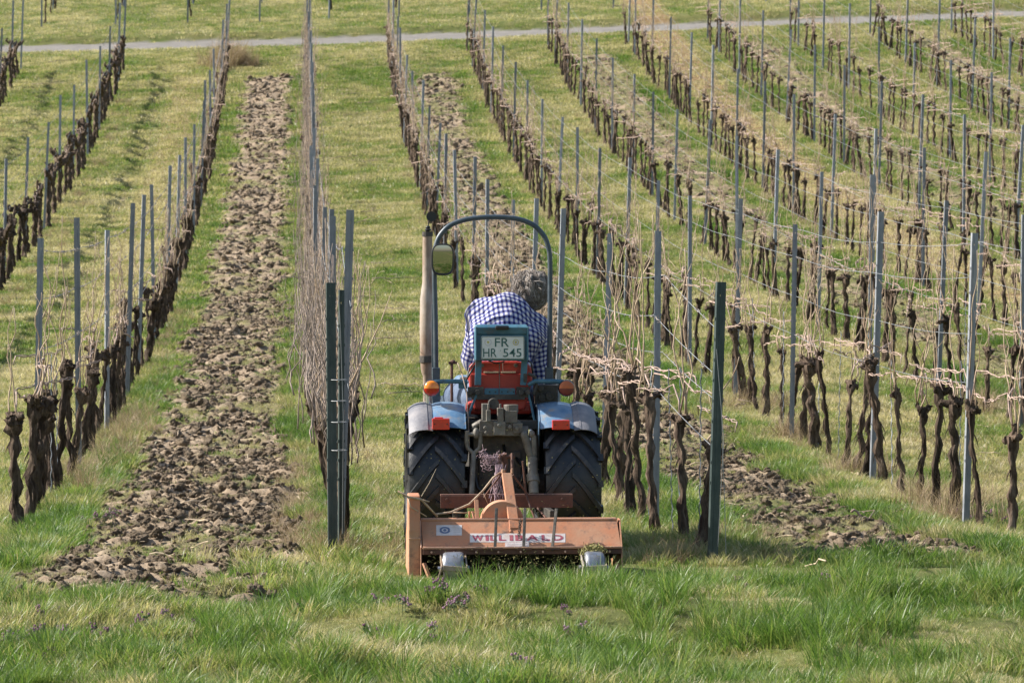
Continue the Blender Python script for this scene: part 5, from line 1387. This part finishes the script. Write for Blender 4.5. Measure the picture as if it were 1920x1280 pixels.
neck = Vector((.11, .24, 1.44)); head = D(994, 548, .27); 
elL, haL = Vector((-.165, .20, 1.11)), Vector((-.15, .50, 1.08)); elR, haR = Vector((.205, .18, 1.02)), Vector((.22, .44, .93))
knL, knR = Vector((-.245, .36, .90)), Vector((.255, .36, .90)); anL, anR = Vector((-.25, .48, .50)), Vector((.25, .48, .50))
segs = [(sp[0], (.165, .125, .12)), (sp[0], .125, sp[1], .12), (sp[1], .125, sp[2], .135), (sp[2], .14, sp[3], .12), (sp[3], .12, sp[4], .085),
        (shL, .07, sp[3], .10), (shR, .07, sp[3], .10), (sp[4], .075, neck, .058), (neck, .056, head + Vector((-.02, -.05, -.03)), .056),
        (head, (.078, .098, .105)), (head + Vector((.015, .065, -.035)), (.06, .055, .065)), (head + Vector((.02, .115, -.02)), .018), (head + Vector((.018, .09, -.085)), .030),
        (head + Vector((-.078, .005, -.01)), (.012, .022, .032)), (head + Vector((.078, .005, -.01)), (.012, .022, .032)),
        (shL, .062, elL, .045), (elL, .043, haL, .028), (shR, .062, elR, .045), (elR, .043, haR, .028),
        (hip + Vector((-.08, .0, -.03)), .105, knL, .068), (hip + Vector((.08, 0, -.03)), .105, knR, .068), (knL, .064, anL, .042), (knR, .064, anR, .042),
        (anL, .042, anL + Vector((0, .16, -.045)), .036), (anR, .042, anR + Vector((0, .16, -.045)), .036)]
for hnd, fwd, s in ((haL, Vector((.5, .85, -.1)).normalized(), 1), (haR, Vector((0, .9, -.4)).normalized(), -1)):
    rt = fwd.cross(Vector((0, 0, 1))).normalized(); up = rt.cross(fwd); pal = hnd + fwd * .05
    segs.append((hnd, .026, pal, .026)); segs.append((hnd + rt * .018, .018, pal + rt * .022, .018)); segs.append((hnd - rt * .018, .018, pal - rt * .022, .018))
    for k, ln in enumerate((.070, .078, .073, .058)):
        f0 = pal + rt * (-.033 + .022 * k) + fwd * .018; f1 = f0 + fwd * ln * .45 - up * .012; f2 = f1 + fwd * ln * .20 - up * ln * .33; f3 = f2 - up * ln * .22 - fwd * ln * .12
        segs += [(f0, .0105, f1, .0095), (f1, .0095, f2, .0088), (f2, .0088, f3, .0078)]
    t0 = hnd + rt * s * -.028 + fwd * .015; segs += [(t0, .012, t0 + rt * s * -.028 + fwd * .025 - up * .01, .0105), (t0 + rt * s * -.028 + fwd * .025 - up * .01, .0100, t0 + rt * s * -.028 + fwd * .052 - up * .026, .009)]
pe = capsules(segs, 'person', M['skin'], .0065, None, 2); pe.location = PO
tag(pe, 'person in blue and white checked shirt and jeans bent forward on the tractor seat', 'person')
# eyes and mouth
b = MB()
for s in (-1, 1): b.ball(head + Vector((.015 + s * .032, .098, .005)), .012, n=10)
b.build('eye', M['plate'], pe, smooth=True)
# shirt
segs = [(sp[0] + Vector((0, .02, .02)), (.165, .12, .10)), (sp[0] + Vector((0, .03, 0)), .125, sp[1], .140), (sp[1], .145, sp[2], .160), (sp[2], .166, sp[3], .150), (sp[3], .148, sp[4] + Vector((0, -.03, -.03)), .10),
        (sp[1] + Vector((.0, 0, 0)), (.18, .13, .15)), (sp[2] + Vector((.0, .02, 0)), (.21, .13, .17)), (shL, .115, sp[3], .13), (shR, .11, sp[3], .13), (shL + Vector((.0, -.03, -.02)), .09, sp[2] + Vector((-.08, 0, 0)), .11), (shR + Vector((.0, -.03, -.02)), .092, sp[2] + Vector((.09, 0, 0)), .11),
        (shL, .105, elL, .072), (elL, .068, elL.lerp(haL, .85), .048), (shR, .10, elR, .072), (elR, .070, elR.lerp(haR, .8), .05), (sp[4], .088, neck - Vector((.01, .01, .01)), .070)]
shirt = capsules(segs, 'shirt', M['gingham'], .010, pe, 4)
me = shirt.data; n = len(me.vertices); co = np.empty(n * 3); me.vertices.foreach_get('co', co); co = co.reshape(-1, 3)
# weave coordinates run along each limb and around it
bones = [[np.array(p) for p in sp] + [np.array(neck)], [np.array(shL), np.array(elL), np.array(haL)], [np.array(shR), np.array(elR), np.array(haR)]]
best = np.full(n, 1e9); BI = np.zeros(n, int); U = np.zeros(n); V = np.zeros(n)
for bi, ch in enumerate(bones):
    s0 = 0
    for a, c in zip(ch[:-1], ch[1:]):
        d = c - a; Ln = np.linalg.norm(d); d = d / Ln; t = np.clip((co - a) @ d, 0, Ln); q = a + t[:, None] * d; ds = np.linalg.norm(co - q, axis=1) - (.19 if bi == 0 else .05)
        ex = np.array([1., 0, 0]) if bi == 0 else np.array([0., 1, 0]); ex = ex - d * (ex @ d); ex /= np.linalg.norm(ex); ey = np.cross(d, ex); rel = co - q
        ang = np.arctan2(rel @ ex, -(rel @ ey) if bi == 0 else rel @ ey); rad = .175 if bi == 0 else .075
        k = ds < best; BI = np.where(k, bi, BI); best = np.where(k, ds, best); U = np.where(k, ang * rad if bi else np.arctan2(co[:, 0] - .02, -(co[:, 1] - .25)) * .34, U); V = np.where(k, s0 + t, V); s0 += Ln
a_ = me.attributes.new('weave', 'FLOAT_VECTOR', 'POINT')
ph = np.arctan2(co[:, 2] - 1.2, -(co[:, 1] - .16)); Vt = np.where(co[:, 2] > 1.2, ph * .22, co[:, 2] - 1.2)
tors = BI == 0; U2 = np.where(tors, co[:, 0] * 1.04 + .10 * (co[:, 2] - 1.2), U); V2 = np.where(tors, Vt + .25 * np.abs(co[:, 0]) ** 1.5, V)
# torso: project up the spine by height so the rows stay level across the back
wr = np.array([mnoise.noise(Vector(c_) * 9) for c_ in co]) * .004
a_.data.foreach_set('vector', np.stack([U2 + wr, V2 + wr, np.zeros(n)], -1).astype(np.float32).ravel())
co2 = co.copy()
wv = np.array([mnoise.noise(Vector((c_[0] * 9, c_[1] * 9, c_[2] * 16 + c_[0] * 8))) for c_ in co]); co2 += (co - np.array([0, .05, 1.2])) * (wv * .05)[:, None]
me.vertices.foreach_set('co', co2.ravel()); me.update()
segs = [(hip + Vector((0, 0, -.035)), (.185, .15, .10)), (hip + Vector((-.08, .0, -.03)), .125, knL, .092), (hip + Vector((.08, 0, -.03)), .125, knR, .092), (knL, .090, anL + Vector((0, 0, .03)), .068), (knR, .090, anR + Vector((0, 0, .03)), .068)]
capsules(segs, 'trousers', M['jeans'], .012, pe, 3)
segs = []
for an in (anL, anR): segs += [(an + Vector((0, -.01, .04)), .056, an, .05), (an + Vector((0, -.02, -.02)), .045, an + Vector((0, .18, -.045)), .044)]
capsules(segs, 'boots', M['boot'], .01, pe, 3)
# hair: loose grey curls over the skull
b = MB(); rr = random.Random(8)
b.ball(head + Vector((0, -.02, .012)), (.088, .099, .106), n=18, wob=.12, seed=3)
HC = head + Vector((0, -.02, .012))
for k in range(5200):
    a = rr.uniform(0, 6.283); z_ = rr.uniform(-.8, 1); rho = math.sqrt(1 - z_ * z_); d = Vector((rho * math.cos(a), rho * math.sin(a), z_))
    if d.y > .45 and d.z < .45: continue
    # locks run from the crown down and back, turning with a slow wave
    fl = Vector((.35 + .5 * mnoise.noise(d * 2.2), -.35 + .5 * mnoise.noise(d * 2.2 + Vector((5, 5, 5))), -.8)); fl = (fl - d * fl.dot(d)).normalized()
    L_ = rr.uniform(.04, .075); ph = 9 * mnoise.noise(d * 2.2); pts = []; q = d.copy(); off = rr.uniform(.0, .008) + max(0, .006 + .026 * mnoise.noise(d * 2.6 + Vector((9, 2, 4))))
    for j in range(7):
        sd = q.cross(fl).normalized()
        pp = HC + Vector((q.x * .086, q.y * .098, q.z * .104)) + q * (off + .007 * math.sin(j * .9 + ph)) + sd * .008 * math.sin(j * 1.0 + ph)
        pts.append(pp); q = (q + fl * (L_ / 7 / .092)).normalized(); fl = (fl - q * fl.dot(q)).normalized()
    b.tube(pts, [.0010, .0015, .0017, .0017, .0015, .0011, .0006], 4, cap=False, m=(lambda v: 2 if v > .08 else (1 if v < -.10 else 0))(mnoise.noise(d * 4.5) + rr.gauss(0, .12)))
for k in range(420):      # nape hair hanging over the collar on the left
    p = HC + Vector((-.045 + rr.gauss(0, .022), -.062 + rr.gauss(0, .012), -.045 + rr.gauss(0, .020))); e = Vector((-.030 + rr.gauss(0, .014), -.012, -.032 + rr.gauss(0, .012)))
    b.tube([p + e * (j / 5) + Vector((.005 * math.sin(j * 1.6 + k), -.004 * math.sin(j * 1.2), .005 * math.cos(j * 1.5 + k))) for j in range(6)], [.0014, .0017, .0016, .0014, .0011, .0006], 4, cap=False, m=rr.choice((0, 0, 1, 2)))
for k in range(80):
    d = Vector((rr.gauss(-.3, .8), rr.gauss(-.3, .7), abs(rr.gauss(.5, .6)))).normalized(); p = HC + Vector((d.x * .09, d.y * .1, d.z * .106)); w_ = Vector((rr.gauss(0, .02), rr.gauss(0, .02), -.01))
    pts = [p + d * (.030 * math.sin(j * .55)) + w_ * j * .35 for j in range(6)]; b.tube(pts, [.0014] * 5 + [.0006], 4, cap=False, m=2)
M['hair2'] = mat('brown_hair', (.14, .112, .09), .7, 0, (.18, .145, .12), 16); M['hair3'] = mat('silver_hair', (.34, .30, .27), .6, 0, (.27, .235, .21), 16)
b.build('hair', [M['hair'], M['hair2'], M['hair3']], pe, smooth=True)
# ------------------------------------------------------------------ light
SUN_EL, SUN_AZ = R(37), R(-79)      # azimuth from +Y, positive towards +X: the sun stands to the left, a little ahead of it
w = bpy.data.worlds.new('World'); scene.world = w; w.use_nodes = True
N, L = w.node_tree.nodes, w.node_tree.links
sk = N.new('ShaderNodeTexSky'); sk.sky_type = 'NISHITA'; sk.sun_disc = False; sk.sun_elevation = SUN_EL; sk.sun_rotation = SUN_AZ
sk.air_density = 1.2; sk.dust_density = 1.8
N['Background'].inputs[1].default_value = .095; L.new(sk.outputs[0], N['Background'].inputs[0])
sd = bpy.data.lights.new('sun', 'SUN'); sd.energy = 5.0; sd.angle = R(.55); sd.color = (1, .945, .86)
so = bpy.data.objects.new('sun', sd); COL.objects.link(so)
d = Vector((math.sin(SUN_AZ) * math.cos(SUN_EL), math.cos(SUN_AZ) * math.cos(SUN_EL), math.sin(SUN_EL)))
so.rotation_euler = d.to_track_quat('Z', 'Y').to_euler(); so.location = d * 60
vs = scene.view_settings; vs.view_transform = 'Standard'; vs.look = 'None'; vs.gamma = 1; vs.exposure = 1.0
scene.render.engine = 'CYCLES'
scene.cycles.use_denoising = True
